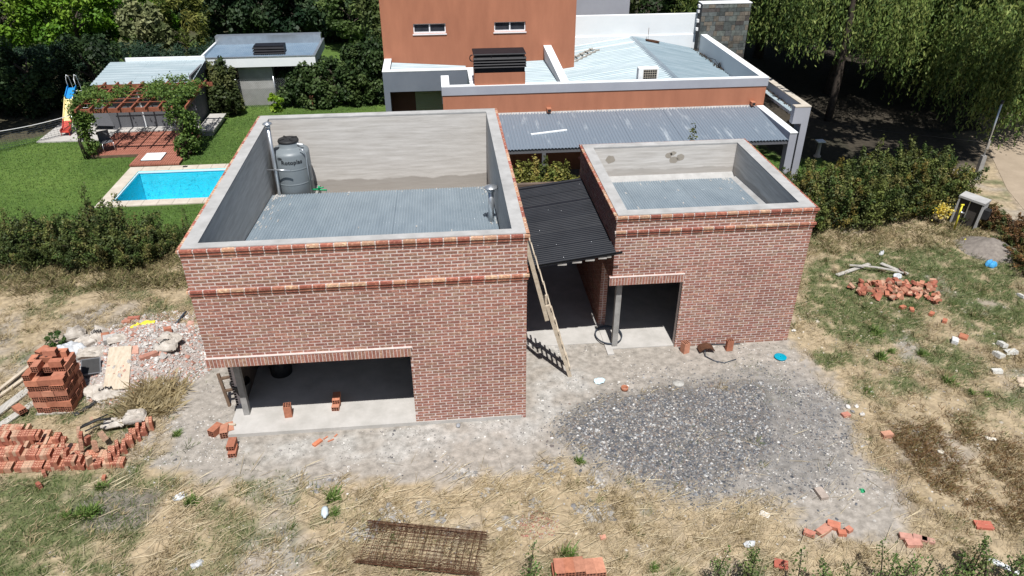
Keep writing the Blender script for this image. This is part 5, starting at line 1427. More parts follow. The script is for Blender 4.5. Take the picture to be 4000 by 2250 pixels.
LT = thing('ladder', 'long rough wooden ladder leaning into the gap against the tall brick building', 'ladder')
lb_, lt_ = Vector((1.35, 1.49, 0)), Vector((.075, 1.45, 4.42))
for dy in (0, .47):
    o_ = Vector((0, dy, 0)); m1 = lb_.lerp(lt_, .47)
    MB().bar(lb_+o_, m1+o_+(lt_-lb_).normalized()*.2, .055, .10, (1, 0, 0)).build('rail', M['wood_pale'], LT)
    MB().bar(m1+o_+Vector((-.055, 0, -.25)), lt_+o_+Vector((-.02, 0, 0)), .055, .10, (1, 0, 0)).build('rail', M['wood_pale'], LT)
for k in range(11):
    p = lb_.lerp(lt_, .07+k*.085)+Vector((.065, 0, .02))
    a_ = p+Vector((0, -.07, rng.uniform(-.02, .02))); b_ = p+Vector((0, .57, rng.uniform(-.02, .02)))
    MB().bar(a_, b_, .028, .085, (-.28, 0, .96)).build('rung', M['wood_pale'], LT)

# hollow clay blocks
def hollow_mesh(name, w=.18, d=.33, h=.18, nx=3, nz=3, m=None):
    """Block with cells through its short ends (towards -y and +y)."""
    q = MB()
    x0, z0 = -w/2, 0
    t = .011
    cw = (w-t*(nx+1))/nx; chh = (h-t*(nz+1))/nz
    dep = .05
    fm, hm = [], []
    q.face([(-w/2, -d/2, h), (w/2, -d/2, h), (w/2, d/2, h), (-w/2, d/2, h)])
    q.face([(-w/2, d/2, 0), (w/2, d/2, 0), (w/2, -d/2, 0), (-w/2, -d/2, 0)])
    q.face([(w/2, -d/2, 0), (w/2, d/2, 0), (w/2, d/2, h), (w/2, -d/2, h)])
    q.face([(-w/2, d/2, 0), (-w/2, -d/2, 0), (-w/2, -d/2, h), (-w/2, d/2, h)])
    n0 = len(q.f)
    xsn = [x0]; 
    for i in range(nx): xsn += [x0+t+i*(cw+t), x0+t+i*(cw+t)+cw]
    xsn.append(w/2)
    zsn = [0]
    for i in range(nz): zsn += [t+i*(chh+t), t+i*(chh+t)+chh]
    zsn.append(h)
    holes = []
    for sgn in (-1, 1):
        y = sgn*d/2; yi = y-sgn*dep
        # webs as strips
        for i in range(0, len(xsn)-1, 2): 
            f = [(xsn[i], y, 0), (xsn[i+1], y, 0), (xsn[i+1], y, h), (xsn[i], y, h)]; q.face(f if sgn < 0 else f[::-1])
        for i in range(1, len(xsn)-1, 2):
            for j in range(0, len(zsn)-1, 2):
                f = [(xsn[i], y, zsn[j]), (xsn[i+1], y, zsn[j]), (xsn[i+1], y, zsn[j+1]), (xsn[i], y, zsn[j+1])]; q.face(f if sgn < 0 else f[::-1])
            for j in range(1, len(zsn)-1, 2):
                a, b, c_, d_ = xsn[i], xsn[i+1], zsn[j], zsn[j+1]
                k0 = len(q.f)
                q.face([(a, yi, c_), (b, yi, c_), (b, yi, d_), (a, yi, d_)])
                q.face([(a, y, c_), (b, y, c_), (b, yi, c_), (a, yi, c_)]); q.face([(a, yi, d_), (b, yi, d_), (b, y, d_), (a, y, d_)])
                q.face([(a, y, c_), (a, yi, c_), (a, yi, d_), (a, y, d_)]); q.face([(b, yi, c_), (b, y, c_), (b, y, d_), (b, yi, d_)])
                holes += list(range(k0, len(q.f)))
    me = bpy.data.meshes.new(name); me.from_pydata(q.v, [], q.f)
    me.materials.append(M['terra']); me.materials.append(M['hole'])
    mi = np.zeros(len(q.f), np.int32); mi[holes] = 1
    me.polygons.foreach_set('material_index', mi)
    return me
HB = hollow_mesh('hollow_block')
HB2 = hollow_mesh('flat_block', .18, .33, .12, 3, 2)
TC = 1.14*np.array([(.33, .135, .082), (.37, .155, .095), (.30, .12, .075), (.40, .19, .125), (.35, .15, .098)])
def block(label, loc, rz=0, rx=0, ry=0, me=None, group=None, s=1):
    o = inst('hollow_block', me or HB, None, loc, (rx, ry, rz), (s, s, s), color=TC[rng.integers(len(TC))]*rng.uniform(.85, 1.12))
    return tag(o, label, 'hollow block', group)
GS = 'hollow clay blocks in the tall stack'
# tall stack; rows alternate between ends and sides facing the camera
sx0, sy0, K = -11.93, 1.27, .91
nl = 7
def sblock(label, loc, rz, group=None): return block(label, (sx0+(loc[0]-sx0)*K, sy0+(loc[1]-sy0)*K, loc[2]*K), rz, group=group, s=K)
heights = {}
for k in range(nl):
    z_ = .05+k*.182
    lab = f'hollow clay block in the {["lowest", "second", "third", "fourth", "fifth", "sixth", "seventh", "eighth"][k]} layer of the tall stack'
    if k % 2 == 0:
        for i in range(5):
            for j in range(3):
                if k >= 6 and (i, j) in ((2, 0), (1, 0), (3, 0), (4, 0)): continue
                sblock(lab, (sx0+.10+i*.187+rng.normal(0, .008), sy0+.17+j*.335+rng.normal(0, .012)+.004*k, z_), rng.normal(0, .03), group=f'{lab}s'.replace('block in', 'blocks in'))
    else:
        for i in range(3):
            for j in range(5):
                if (j in (1, 2, 3) and i == 1 and k < 7): continue
                if k >= 5 and j == 0 and i > 0 and k > 5: continue
                sblock(lab, (sx0+.17+i*.325-.02+rng.normal(0, .01), sy0+.1+j*.187+rng.normal(0, .008), z_), math.pi/2+rng.normal(0, .03), group=f'{lab}s'.replace('block in', 'blocks in'))
zt = .05+7*.182
for (dx, dy, rz, dz, lb) in ((.12, .55, .05, 0, 'hollow block on the top left of the tall stack'), (.30, .30, .02, 0, 'hollow block showing its cells on top of the tall stack'), (.75, .40, 1.55, 0, 'hollow block lying sideways on the top right of the tall stack'), (.45, .62, 1.5, 0, 'hollow block lying sideways at the top centre of the tall stack'), (.15, 1.0, -.4, -.02, 'tilted hollow block at the rear left of the tall stack top'), (.7, .85, 1.6, 0, 'hollow block at the rear right of the tall stack top'), (.55, .66, 1.57, .18, 'topmost hollow block of the tall stack')):
    sblock(lb, (sx0+dx, sy0+dy, zt+dz), rz, group=None)
MB_ = MB().box(sx0-.03, sx0+.85, sy0-.02, sy0+.9, -.02, .04)
tag(MB_.build('pallet', M['wood_grey']), 'low timber pallet under the tall stack of hollow blocks', 'pallet')
def strap(): 
    q = MB(); z2 = zt*K+.0
    pts = [(sx0+.15, sy0+.45, z2+.17), (sx0+.3, sy0+.6, z2+.18), (sx0+.45, sy0+.75, z2+.17), (sx0+.6, sy0+.6, z2+.17), (sx0+.4, sy0+.5, z2+.18), (sx0+.25, sy0+.7, z2+.17)]
    return q.tube(pts, .008, 5)
tag(strap().build('strapping', M['dark']), 'thin black strap curled on top of the tall stack', 'strap')
for i, (p, rz, lb) in enumerate((((-12.43, 1.34), .9, 'hollow block lying alone on the grey boards left of the stack'), ((-10.69, -0.43), 0, ''))):
    if lb: block(lb, (p[0]+.1, p[1], .12), rz, me=HB2)
# single blocks elsewhere on the lot
block('upright hollow block standing on the floor slab near the post', (-5.75, .62, .265), .1, rx=math.pi/2)
bx, by = -4.62, .74
block('lower of two flat hollow blocks stacked at the middle of the slab edge', (bx, by, .1), -.05, me=HB2)
block('upper of two flat hollow blocks stacked at the middle of the slab edge', (bx+.01, by+.12, .222), .03, me=HB2)
for (px, py, rz, lb, me) in ((*(-7.40, 0.19), -.5, 'hollow block leaning left beside the slab corner', HB), (*(-7.18, 0.12), .15, 'hollow block nearest the slab corner', HB), (*(-7.09, 0.25), .3, 'broken hollow block behind the slab corner', HB2), (*(-6.84, -0.55), .05, 'lower flat hollow block lying on the dirt before the slab corner', HB2)):
    block(lb, (px, py, .0), rz, me=me)
block('upper flat hollow block lying on the dirt before the slab corner', ((-6.84, -0.55)[0]-.03, (-6.84, -0.55)[1]+.1, .122), .0, me=HB2)
block('upright hollow block by the jamb of the low building', (*(4.64, 2.34), .165), .35, rx=math.pi/2)
block('upright hollow block farther right along the low wall', (*(5.91, 2.28), .165), .0, rx=math.pi/2, me=HB2)
for i in range(5):
    block(['first', 'second', 'third', 'fourth', 'fifth'][i]+' clay block from the left in the row at the lower edge', (.08+i*.185, -4.62-.05*(i > 2), .0), .02*i-.02, me=HB, s=1.05)
for i in range(5):
    block(['first', 'second', 'third', 'fourth', 'fifth'][i]+' upper clay block from the left in the pile at the lower edge', (.10+i*.19, -4.68-.06*(i > 2), .19), .015*i-.03, me=HB, s=1.05)

# field of solid clay bricks set on edge
def dotted_brick():
    q = MB(); w, d, h = .072, .25, .125
    q.box(-w/2, w/2, -d/2, d/2, 0, h)
    n0 = len(q.f)
    for i in (-1, 1):
        for j in (-1, 0, 1):
            ring = [(i*.016+.0095*math.cos(t), j*.075+.016*math.sin(t), h+.0015) for t in np.linspace(0, 6.28, 7)[:-1]]
            q.face(ring)
    me = bpy.data.meshes.new('clay_brick'); me.from_pydata(q.v, [], q.f)
    me.materials.append(M['terra']); me.materials.append(M['dots'])
    mi = np.zeros(len(q.f), np.int32); mi[n0:] = 1; me.polygons.foreach_set('material_index', mi)
    return me
DB = dotted_brick()
TB = np.array([(.32, .12, .078), (.36, .145, .09), (.29, .10, .065), (.40, .23, .155), (.44, .30, .21), (.34, .13, .085)])
def dbrick(label, loc, rz=0, rx=0, ry=0, group=None, dark=1):
    o = inst('clay_brick', DB, None, loc, (rx, ry, rz), color=TB[rng.integers(len(TB))]*rng.uniform(.85, 1.1)*dark)
    return tag(o, label, 'brick', group)
FO = Vector((-11.95, -.72, 0)); fx = Vector((1, -.035, 0)).normalized(); fy = Vector((-.12, 1, 0)).normalized()
rows_txt = ['front', 'second', 'third', 'fourth', 'fifth', 'rear']
cnt = 0
for j in range(6):
    n_l = [2, 3, 2, 3, 2, 3][j]
    for lay in range(n_l):
        x = -.75+rng.uniform(0, .05)
        xmax = [2.85, 2.4, 1.75, 1.3, .85, .3][j]-(.95 if lay and j < 2 else .12)*lay
        while x < xmax:
            run = rng.integers(4, 9)
            for r_ in range(run):
                gap = fbm(np.array([x*1.4+j*3.3]), np.array([lay*2.7+j*.9]))[0]
                if x < xmax and (lay == 0 or gap > .40+.06*lay) and not (j > 2 and gap > .66 and lay):
                    p = FO+fx*x+fy*(j*.262+.13+rng.normal(0, .006))
                    dbrick(f'clay brick standing on edge in the {rows_txt[j]} row, {["bottom", "middle", "top"][lay]} layer of the brick field', (p.x, p.y, .005+lay*.127+rng.uniform(0, .002)), .08+rng.normal(0, .012), group=f'bricks of the {rows_txt[j]} row, {["bottom", "middle", "top"][lay]} layer')
                    cnt += 1
                x += .0745+abs(rng.normal(0, .0015))
            x += rng.uniform(.01, .07)
# right end of the field: piled up wall of bricks turning back
for j in range(7):
    for i in range(3):
        for lay in range(2):
            p = Vector((-9.66+.076*i+j*.09, -.62+.19*j, 0))
            if lay and ((i+j) % 3 == 0 or (lay == 2 and (i*3+j) % 4)): continue
            dbrick('clay brick in the row closing the right end of the brick field', (p.x, p.y, .005+lay*.127), .35+rng.normal(0, .03), group='bricks closing the right end of the brick field')
toss = [(1.75, .55, .3, .6, .3), (1.9, .75, .25, -.5, .2), (2.05, .5, .28, .9, .15), (1.7, .85, .3, .2, .4), (2.15, .8, .26, 1.2, -.3), (1.55, .3, .3, -.2, .2), (1.95, .25, .2, .4, .5), (2.1, .1, .22, -.7, .3), (1.6, 1.0, .3, .3, .2), (1.4, .55, .4, .35, 0.05)]
for i, (a, b, z_, rz, rx) in enumerate(toss):
    p = FO+fx*a+fy*b
    dbrick('clay brick tossed askew on the right part of the brick field', (p.x, p.y, z_), rz, rx+1.2, .2, group='bricks tossed askew on the brick field')
for (u_, lb, rz) in (((-10.89, -0.81), 'clay brick lying in the grass before the brick field', .5), ((-10.86, -1.20), 'broken clay brick farther out in the grass', .9), ((-9.47, -1.11), 'half brick lying right of the brick field', .1), ((-10.51, 0.91), 'clay brick lying behind the brick field', .6), ((-9.74, 1.58), 'clay brick lying between sacks and slab board', .5)):
    dbrick(lb, (*u_, .01), rz, 1.57)
tag(MB().tube([(*(-10.43, 0.23), .38), (*(-10.11, 0.46), .4), (*(-9.84, 0.52), .36)], .03, 5).tube([(*(-10.28, 0.12), .36), (*(-9.96, 0.36), .38)], .02, 5).tube([(*(-10.40, 0.29), .4), (*(-9.94, 0.64), .4)], .018, 5).build('black_netting', M['dark']), 'black netting crumpled over the brick field', 'netting')

# boards left of the stack
for i, (a, b, z_, w, lb) in enumerate((((-13.4, .2), (-12.3, 2.9), .05, .24, 'wide grey board lying left of the tall stack'), ((-12.95, .35), (-12.05, 2.0), .03, .2, 'grey board half under the tall stack'), ((-13.7, .9), (-12.75, 3.1), .04, .1, 'narrow pale board farthest left'), ((-13.5, 1.6), (-12.9, 3.4), .09, .09, 'narrow board crossing the pale one on the left'))):
    tag(MB().bar((*a, z_), (*b, z_+.02), w, .035).build('board', M['wood_grey'] if i < 2 else M['wood_pale']), lb, 'board')

# rubble heap with sacks
RX, RY = -10.25, 3.55
def rub_h(x, y):
    d = np.hypot((x-RX)/1.75, (y-RY)/1.75)
    return .62*np.clip(1-d**1.6, 0, 1)*(.75+.5*fbm(x*1.6, y*1.6))-.02
gx = np.linspace(RX-1.9, RX+1.9, 60); gy_ = np.linspace(RY-1.9, RY+2.0, 60)
GX, GY = np.meshgrid(gx, gy_)
GZ = rub_h(GX, GY)+(fbm(GX*7, GY*7)-.5)*.06
i = np.arange(GX.size).reshape(GX.shape)
Fm = np.stack([i[:-1, :-1], i[:-1, 1:], i[1:, 1:], i[1:, :-1]], -1).reshape(-1, 4)
RH = mesh_np('rubble_heap', np.stack([GX.ravel(), GY.ravel(), GZ.ravel()], 1), Fm, M['rubble'], smooth=True)
tag(RH, 'heap of mortar and brick rubble beside the tall building', 'rubble heap', kind='stuff')
n = 8500
a = rng.uniform(0, 6.28, n); rr = 2.15*np.sqrt(rng.random(n))
x = RX+.25+rr*np.cos(a); y = RY+.1+rr*np.sin(a)
base = np.array([[1, .1, 0], [0, 1, .1], [-1, .1, 0], [.1, -1, .1], [.2, .2, .8], [-.3, -.2, .9]])
fc = np.array([[0, 1, 4], [1, 5, 4], [1, 2, 5], [2, 3, 5], [3, 4, 5], [3, 0, 4]])
s = .022*np.exp(rng.normal(0, .5, n))
A_ = rng.uniform(0, 6.28, n)
bb = base[None]*s[:, None, None]*rng.uniform(.6, 1.3, (n, 6, 1))
V = np.stack([x[:, None]+bb[..., 0]*np.cos(A_)[:, None]-bb[..., 1]*np.sin(A_)[:, None], y[:, None]+bb[..., 0]*np.sin(A_)[:, None]+bb[..., 1]*np.cos(A_)[:, None], np.maximum(rub_h(x, y), .0)[:, None]+.01+bb[..., 2]], -1).reshape(-1, 3)
cc = np.where((rng.random(n) < .27)[:, None], tint(n, [(.32, .15, .11), (.42, .25, .20)]), tint(n, [(.28, .26, .245), (.40, .375, .35), (.54, .52, .50)]))
o = mesh_np('rubble_pieces', V, (np.arange(n)[:, None, None]*6+fc[None]).reshape(-1, 3), M['stone'], col=np.repeat(cc, 6, 0))
tag(o, 'small broken brick and mortar pieces covering the rubble heap', 'rubble', kind='stuff')
def sack(label, loc, rz, m='bag', sx_=.42, sy_=.27, sz_=.13, word=None, seed=0, tilt=(0, 0), wrot=0):
    t = thing('cement_sack' if m == 'bag' else 'plastic_bag', label, 'sack' if m == 'bag' else 'bag', loc, rz)
    t.rotation_euler = (tilt[0], tilt[1], rz)
    r = np.random.default_rng(seed)
    sx_ *= .88; sy_ *= .88
    nu, nv = 26, 14
    u = np.linspace(0, 2*np.pi, nu, endpoint=False); v = np.linspace(-np.pi/2, np.pi/2, nv)
    U, Vv = np.meshgrid(u, v)
    def se(c, e): return np.sign(c)*np.abs(c)**e
    e = .3 if m == 'bag' else .8
    Xx = se(np.cos(Vv), .5)*se(np.cos(U), e)*sx_/1; Yy = se(np.cos(Vv), .5)*se(np.sin(U), e)*sy_; Zz = np.sin(Vv)*sz_*(1-.35*np.abs(np.cos(U))**4)
    w = (fbm(Xx*9+seed*3+50, Yy*9+Zz*5+50)-.5)
    amp = .10 if m == 'bag' else .2
    ridge = np.abs(fbm(Xx*5+seed*7+20, Yy*11+seed+20, 3)-.5)*2
    Zz = Zz-.10*(1-smooth(0, .22, ridge))*(Zz > 0)
    Zz = Zz+w*amp*(.6+.4*(Zz > 0)); Xx = Xx*(1+w*.35); Yy = Yy*(1-w*.45)
    Zz = np.maximum(Zz, -sz_*.75)+sz_*.75
    idx = np.arange(U.size).reshape(U.shape)
    Fq = np.stack([idx[:-1, :], np.roll(idx[:-1, :], -1, 1), np.roll(idx[1:, :], -1, 1), idx[1:, :]], -1).reshape(-1, 4)
    b = mesh_np('body', np.stack([Xx.ravel(), Yy.ravel(), Zz.ravel()], 1), Fq, M[m], t, smooth=True)
    if word:
        def top(x_, y_):
            ca, sa = math.cos(wrot), math.sin(wrot)
            X2, Y2 = x_*ca-y_*sa, x_*sa+y_*ca
            dd = (Xx.ravel()-X2)**2+(Yy.ravel()-Y2)**2+(Zz.ravel() < sz_*.6)*5
            k = np.argsort(dd)[:3]
            return (X2, Y2, Zz.ravel()[k].max()+.012)
        text_mesh('printed_word', word, .12, M['print'], t, top, offset=.004)
    return t
def rz_(p): return (p[0], p[1], float(max(0, rub_h(np.array([p[0]]), np.array([p[1]]))[0])))
sack('upright dirty white cement sack with dark print at the back of the rubble', rz_((-11.46, 4.37)), -.4, sx_=.30, sy_=.27, sz_=.22, word='LOMA', seed=1, tilt=(.55, .1), wrot=.3)
sack('torn cement sack lying nearest the brick wall on the rubble', rz_((-9.36, 3.31)), .15, word='LOMA', seed=2, sx_=.34, sy_=.27, wrot=.6)
sack('folded brown cement sack behind the torn one near the wall', rz_((-9.35, 3.63)), -.35, seed=3, sx_=.36, sy_=.2, sz_=.16)
sack('cement sack lying in front of the rubble beside the plywood board', (*(-10.50, 1.89), .0), .2, word='LOMA', seed=4, sx_=.36, sy_=.27)
sack('pale brown cement sack between the stack and the front sack', (*(-10.87, 2.08), .0), 1.1, seed=5, sx_=.33, sy_=.24)
sack('crumpled dirty white sack left of the plywood board', (*(-10.86, 2.89), .05), .9, 'bag', .36, .22, .15, seed=6)
sack('long cement sack lying behind the grey bucket', rz_((-11.30, 3.28)), .1, 'bag', .42, .2, .14, seed=7)
sack('white crumpled plastic bag behind the tall stack', (*(-11.87, 3.51), .1), .5, 'whitebag', .38, .3, .26, seed=8)
sack('small white plastic bag behind the tall stack to the left', (*(-12.18, 3.66), .1), .2, 'whitebag', .26, .22, .2, seed=9)
sack('rounded lump of dirty sacking at the left of the rubble', rz_((-12.31, 4.65)), .3, 'bag', .3, .26, .2, seed=10)
sack('grey dust covered sack in the middle left of the rubble', rz_((-11.74, 3.97)), .8, 'bag', .3, .24, .2, seed=11)
sack('pale sack behind the plywood board', rz_((-10.70, 3.60)), .1, 'bag', .28, .15, .12, seed=12)
sack('clear plastic wrap crumpled right of the plywood board', (*(-9.46, 1.99), 0), .4, 'whitebag', .3, .14, .06, seed=13)
sack('clear plastic wrap in front of the plywood board', (*(-9.81, 2.51), 0), 1.2, 'whitebag', .22, .14, .07, seed=14)
sack('yellow plastic sheet on top of the rubble', rz_((-10.36, 4.81)), .3, 'yellow', .24, .12, .06, seed=15)
sack('crumpled yellow plastic piece lower on the rubble', rz_((-10.54, 4.50)), 1.0, 'yellow', .2, .09, .05, seed=16)
sack('pale stone wrapped sack behind the brick field', (*(-9.36, 0.61), .18), .2, 'bag', .3, .18, .16, seed=17)
sack('flattened cement sack behind the brick field', (*(-9.86, 0.60), .1), .1, 'bag', .3, .18, .08, seed=18)
sack('small red plastic wrapper at the board corner', (*(-9.77, 1.92), 0), .3, 'red', .12, .06, .05, seed=19)
BK = thing('grey_bucket', 'dark grey square bucket tipped between the stack and the sacks', 'bucket', (*(-11.09, 2.69), .28))
BK.rotation_euler = (.5, .1, .3)
q = MB().hexa([(-.17, -.17, -.15), (.17, -.17, -.15), (.17, .17, -.15), (-.17, .17, -.15), (-.23, -.23, .18), (.23, -.23, .18), (.23, .23, .18), (-.23, .23, .18)])
q.build('body', M['greywall'], BK)
MB().box(-.2, .2, -.2, .2, .181, .184).build('inside', M['dark'], BK)
p = Vector((*(-10.21, 2.55), 0))
bz0 = [.02+float(np.max(rub_h(np.array([p.x-.4, p.x-.1, p.x+.2]), np.array([yy, yy, yy])))) for yy in (p.y-.61, p.y+.61)]
bz0 = [max(.08, bz0[0]+.05), max(.3, bz0[1]+.08)]
tag(MB().hexa([(p.x-.37, p.y-.62, bz0[0]), (p.x+.25, p.y-.60, bz0[0]), (p.x+.05, p.y+.62, bz0[1]), (p.x-.52, p.y+.6, bz0[1]), (p.x-.37, p.y-.62, bz0[0]+.025), (p.x+.25, p.y-.60, bz0[0]+.025), (p.x+.05, p.y+.62, bz0[1]+.025), (p.x-.52, p.y+.6, bz0[1]+.025)]).build('plywood_board', M['wood_pale']), 'pale plywood board propped on the edge of the rubble', 'board')
def slab_piece(label, loc, rz, sx_, sy_, sz_, m='terra', col=(.42, .19, .13), tilt=(0, 0), name='broken_brick', cat='brick', group=None):
    me = unit_mesh(name, 1, 1, 1, M[m])
    o = inst(name, me, None, (loc[0], loc[1], loc[2]+sz_/2), (tilt[0], tilt[1], rz), (sx_, sy_, sz_), color=np.array(col)*rng.uniform(.9, 1.1))
    return tag(o, label, cat, group)
slab_piece('pinkish brick slab leaning right of the plywood board', rz_((-10.13, 3.10)), .3, .26, .30, .06, col=(.46, .27, .21), tilt=(.2, .1))
slab_piece('long brick lying before the torn sacks', rz_((-9.70, 2.94)), .6, .46, .16, .10, col=(.40, .2, .15))
slab_piece('square red tile upright in the rubble', rz_((-11.18, 4.01)), .2, .2, .06, .2, col=(.42, .19, .12), tilt=(-.4, 0))
slab_piece('red brick on the crest of the rubble', rz_((-11.00, 5.47)), .05, .34, .12, .09, col=(.36, .14, .1))
slab_piece('second red brick on the crest of the rubble', rz_((-11.16, 5.30)), .2, .24, .12, .08, col=(.42, .2, .14))
slab_piece('round reddish brick end near the torn sacks', rz_((-9.56, 4.14)), .4, .2, .14, .14, col=(.42, .18, .12))
slab_piece('grey concrete lump at the centre of the rubble', rz_((-10.91, 3.67)), .4, .34, .22, .18, 'stone_obj', (.36, .35, .33), (.2, .1), 'concrete_lump', 'concrete')
slab_piece('flat grey stone slab before the torn sacks', (*(-9.06, 2.60), 0), .7, .36, .16, .05, 'stone_obj', (.34, .33, .30), (.1, 0), 'stone_slab', 'stone')
slab_piece('flat pale grey stone in the dry grass', (*(-8.93, 1.48), 0), .4, .22, .16, .05, 'stone_obj', (.38, .38, .36), (.1, .1), 'stone_slab', 'stone')
slab_piece('pale stone block in the grass between rubble and post', (*(-8.93, 3.47), 0), .2, .13, .1, .08, 'stone_obj', (.66, .63, .56), (.1, .1), 'loose_stone', 'stone')
tag(MB().tube([(*(-9.64, 4.94), .12), (*(-9.52, 5.57), .12)], .03, 6).build('dark_pipe', M['hose']), 'short dark pipe lying behind the rubble', 'pipe')

# frame and barrel beside the post
WB = thing('trestle', 'dark timber trestle with a round bucket leaning outside the open corner', 'trestle', (-7.3, 1.15, 0))
for (a, b) in (((0, 0, 0), (-.12, .1, .95)), ((.42, .1, 0), (.3, .2, .95)), ((-.06, .05, .45), (.36, .15, .45)), ((-.1, .09, .8), (.32, .19, .8))): MB().bar(a, b, .07, .05).build('stick', M['wood_dark'], WB)
bq = MB().lathe([(.01, .0), (.2, 0), (.24, .3), (.25, .32), (.22, .32), (.19, .05)], (.35, .1, .35), 18).build('bucket', M['dark'], WB)
tag(MB().lathe([(.01, 0), (.27, 0), (.29, .3), (.28, .8), (.25, .86), (.01, .87)], (-6.2, 2.3, .1), 22).build('barrel', M['dark']), 'dark barrel standing in the shade inside the open corner', 'barrel')
tag(MB().bar((-7.42, .35, .12), (-6.95, .28, .13), .05, .03).build('stick', M['wood_pale']), 'thin wooden stick lying on the left corner of the slab', 'stick')
slab_piece('two toned flat red brick lying before the slab', (*(-4.95, -0.43), 0), .85, .24, .1, .05, col=(.55, .2, .11))
for k, (u_, rz, w) in enumerate((((-4.78, -0.27), .8, .12), ((-4.65, -0.37), .5, .15), ((-4.55, -0.21), 1.0, .1))):
    slab_piece(['shard nearest the two toned brick', 'long shard right of the two toned brick', 'rearmost shard right of the two toned brick'][k], (*u_, 0), rz, w, .03, .025, col=(.5, .2, .12))

# rebar cage
CG = thing('rebar_cage', 'rusty rebar cage lying in the straw at the lower centre', 'rebar cage', (-2.47, -3.78, 0), -.225)
Lx = 2.34
def loop(x):
    w, h = 1.02, .22
    pts = []
    for t in np.linspace(0, 2*math.pi, 22, endpoint=False):
        c_, s_ = math.cos(t), math.sin(t)
        yy2 = np.sign(c_)*abs(c_)**.55*w/2; zz2 = np.sign(s_)*abs(s_)**.7*h/2+h/2+.02
        pts.append((x+rng.normal(0, .004), yy2, zz2))
    pts.append(pts[0]); return pts
for k in range(17):
    MB().tube(loop(-Lx/2+.05+k*(Lx-.1)/16+rng.normal(0, .01)), .006, 5, False).build('hoop', M['rust'], CG)
lp = loop(0)[:-1]
for k in range(0, 44):
    t = 2*math.pi*k/44; c_, s_ = math.cos(t), math.sin(t)
    yy2 = np.sign(c_)*abs(c_)**.55*.5; zz2 = np.sign(s_)*abs(s_)**.7*.105+.13
    if k % 1 == 0:
        e_ = rng.uniform(.03, .12)
        MB().tube([(-Lx/2-e_, yy2, zz2), (0, yy2+rng.normal(0, .01), zz2+rng.normal(0, .006)), (Lx/2+rng.uniform(.02, .1), yy2, zz2)], .005, 4, False).build('bar', M['rust'], CG)
for k in range(5):
    a = rng.uniform(-.9, .9)
# hoses
def coil(label, c0, r1, r2, z, turns, m, r=.016, group=None, tail=None, name='hose'):
    q = MB(); pts = []
    for t in np.linspace(0, turns*6.283, int(28*turns)): pts.append((c0[0]+r1*math.cos(t)*(1+.02*t/6), c0[1]+r2*math.sin(t)*(1+.02*t/6), z+.004*t))
    if tail: pts += tail
    return tag(q.tube(pts, r, 6).build(name, M[m]), label, 'hose', group)
coil('black hose coiled round the concrete post of the low building', (2.72, 3.15), .36, .44, .07, 2.1, 'hose')
q = MB().tube([(*(6.32, 2.45), .02), (*(5.66, 2.48), .03), (*(5.40, 2.46), .08), (*(5.20, 2.20), .14), (*(5.16, 1.96), .04), (*(5.34, 1.75), .02), (*(5.58, 1.63), .02), (*(5.95, 1.76), .02)], .014, 6)
tag(q.build('hose', M['hose']), 'thin black hose looping over the rusty iron piece by the low wall', 'hose')
q = MB(); p = Vector((*(5.26, 2.23), 0))
for k in range(5):
    t0, t1 = .3+k*.5, .3+(k+1)*.5
    q.hexa([(p.x-.2*math.cos(t0), p.y-.13, .02+.15*math.sin(t0)), (p.x-.2*math.cos(t1), p.y-.13, .02+.15*math.sin(t1)), (p.x-.2*math.cos(t1), p.y+.13, .02+.15*math.sin(t1)), (p.x-.2*math.cos(t0), p.y+.13, .02+.15*math.sin(t0)), (p.x-.23*math.cos(t0), p.y-.13, .02+.18*math.sin(t0)), (p.x-.23*math.cos(t1), p.y-.13, .02+.18*math.sin(t1)), (p.x-.23*math.cos(t1), p.y+.13, .02+.18*math.sin(t1)), (p.x-.23*math.cos(t0), p.y+.13, .02+.18*math.sin(t0))])
tag(q.build('rusty_gutter_piece', M['rust']), 'rusty curved iron piece lying between the two upright blocks', 'scrap iron')
tag(MB().lathe([(.01, .02), (.155, .02), (.165, .03), (.165, .045), (.155, .05), (.01, .045)], (*(7.18, 1.72), 0), 28, 1, 1).build('teal_lid', M['teal']), 'round teal plastic lid lying on the dirt right of the low building', 'lid')
tag(MB().lathe([(.075, 0), (.09, 0), (.095, .09), (.08, .1), (.07, .09), (.065, .0)], (*(2.65, 0.80), 0), 18).build('clay_ring', M['terra_attr']), 'small terracotta pipe ring on the dirt above the gravel', 'pipe ring')
bpy.data.objects['clay_ring'].data.materials[0] = M['orange']
sack('flattened pale blue plastic on the dirt left of the gravel', (*(2.08, 1.20), 0), .6, 'paleblue', .17, .15, .03, seed=21)
tag(MB().lathe([(.01, .012), (.15, .012), (.15, .0)], (*(4.10, 0.92), .005), 20).build('round_stone', M['stone_obj']), 'flat round grey stone at the upper rim of the gravel', 'stone')
bpy.data.objects['round_stone'].color = (.4, .39, .36, 1)
tag(MB().lathe([(.01, 0), (.07, .0), (.075, .06), (.075, .2), (.03, .25), (.03, .28), (.01, .285)], n=14).build('plastic_bottle', M['hdpe']), 'pale grey plastic bottle lying in the straw', 'bottle')
bo = bpy.data.objects['plastic_bottle']; bo.location = (*(-4.53, -2.52), .07); bo.rotation_euler = (1.5, 0, .1)
sack('crumpled black and white plastic wrapper in the straw at the lower left', (*(-7.67, -1.85), 0), .5, 'whitebag', .17, .09, .06, seed=22)
sack('small white and green plastic bag at the bottom left', (*(-6.85, -3.66), 0), .9, 'whitebag', .14, .09, .05, seed=23)
sack('green plastic scrap under the small white bag', (*(-6.91, -3.75), 0), .4, 'green_pl', .1, .05, .02, seed=24)
sack('black plastic strip at the foot of the tall stack', (*(-10.84, 1.38), 0), .9, 'dark', .34, .07, .05, seed=25)
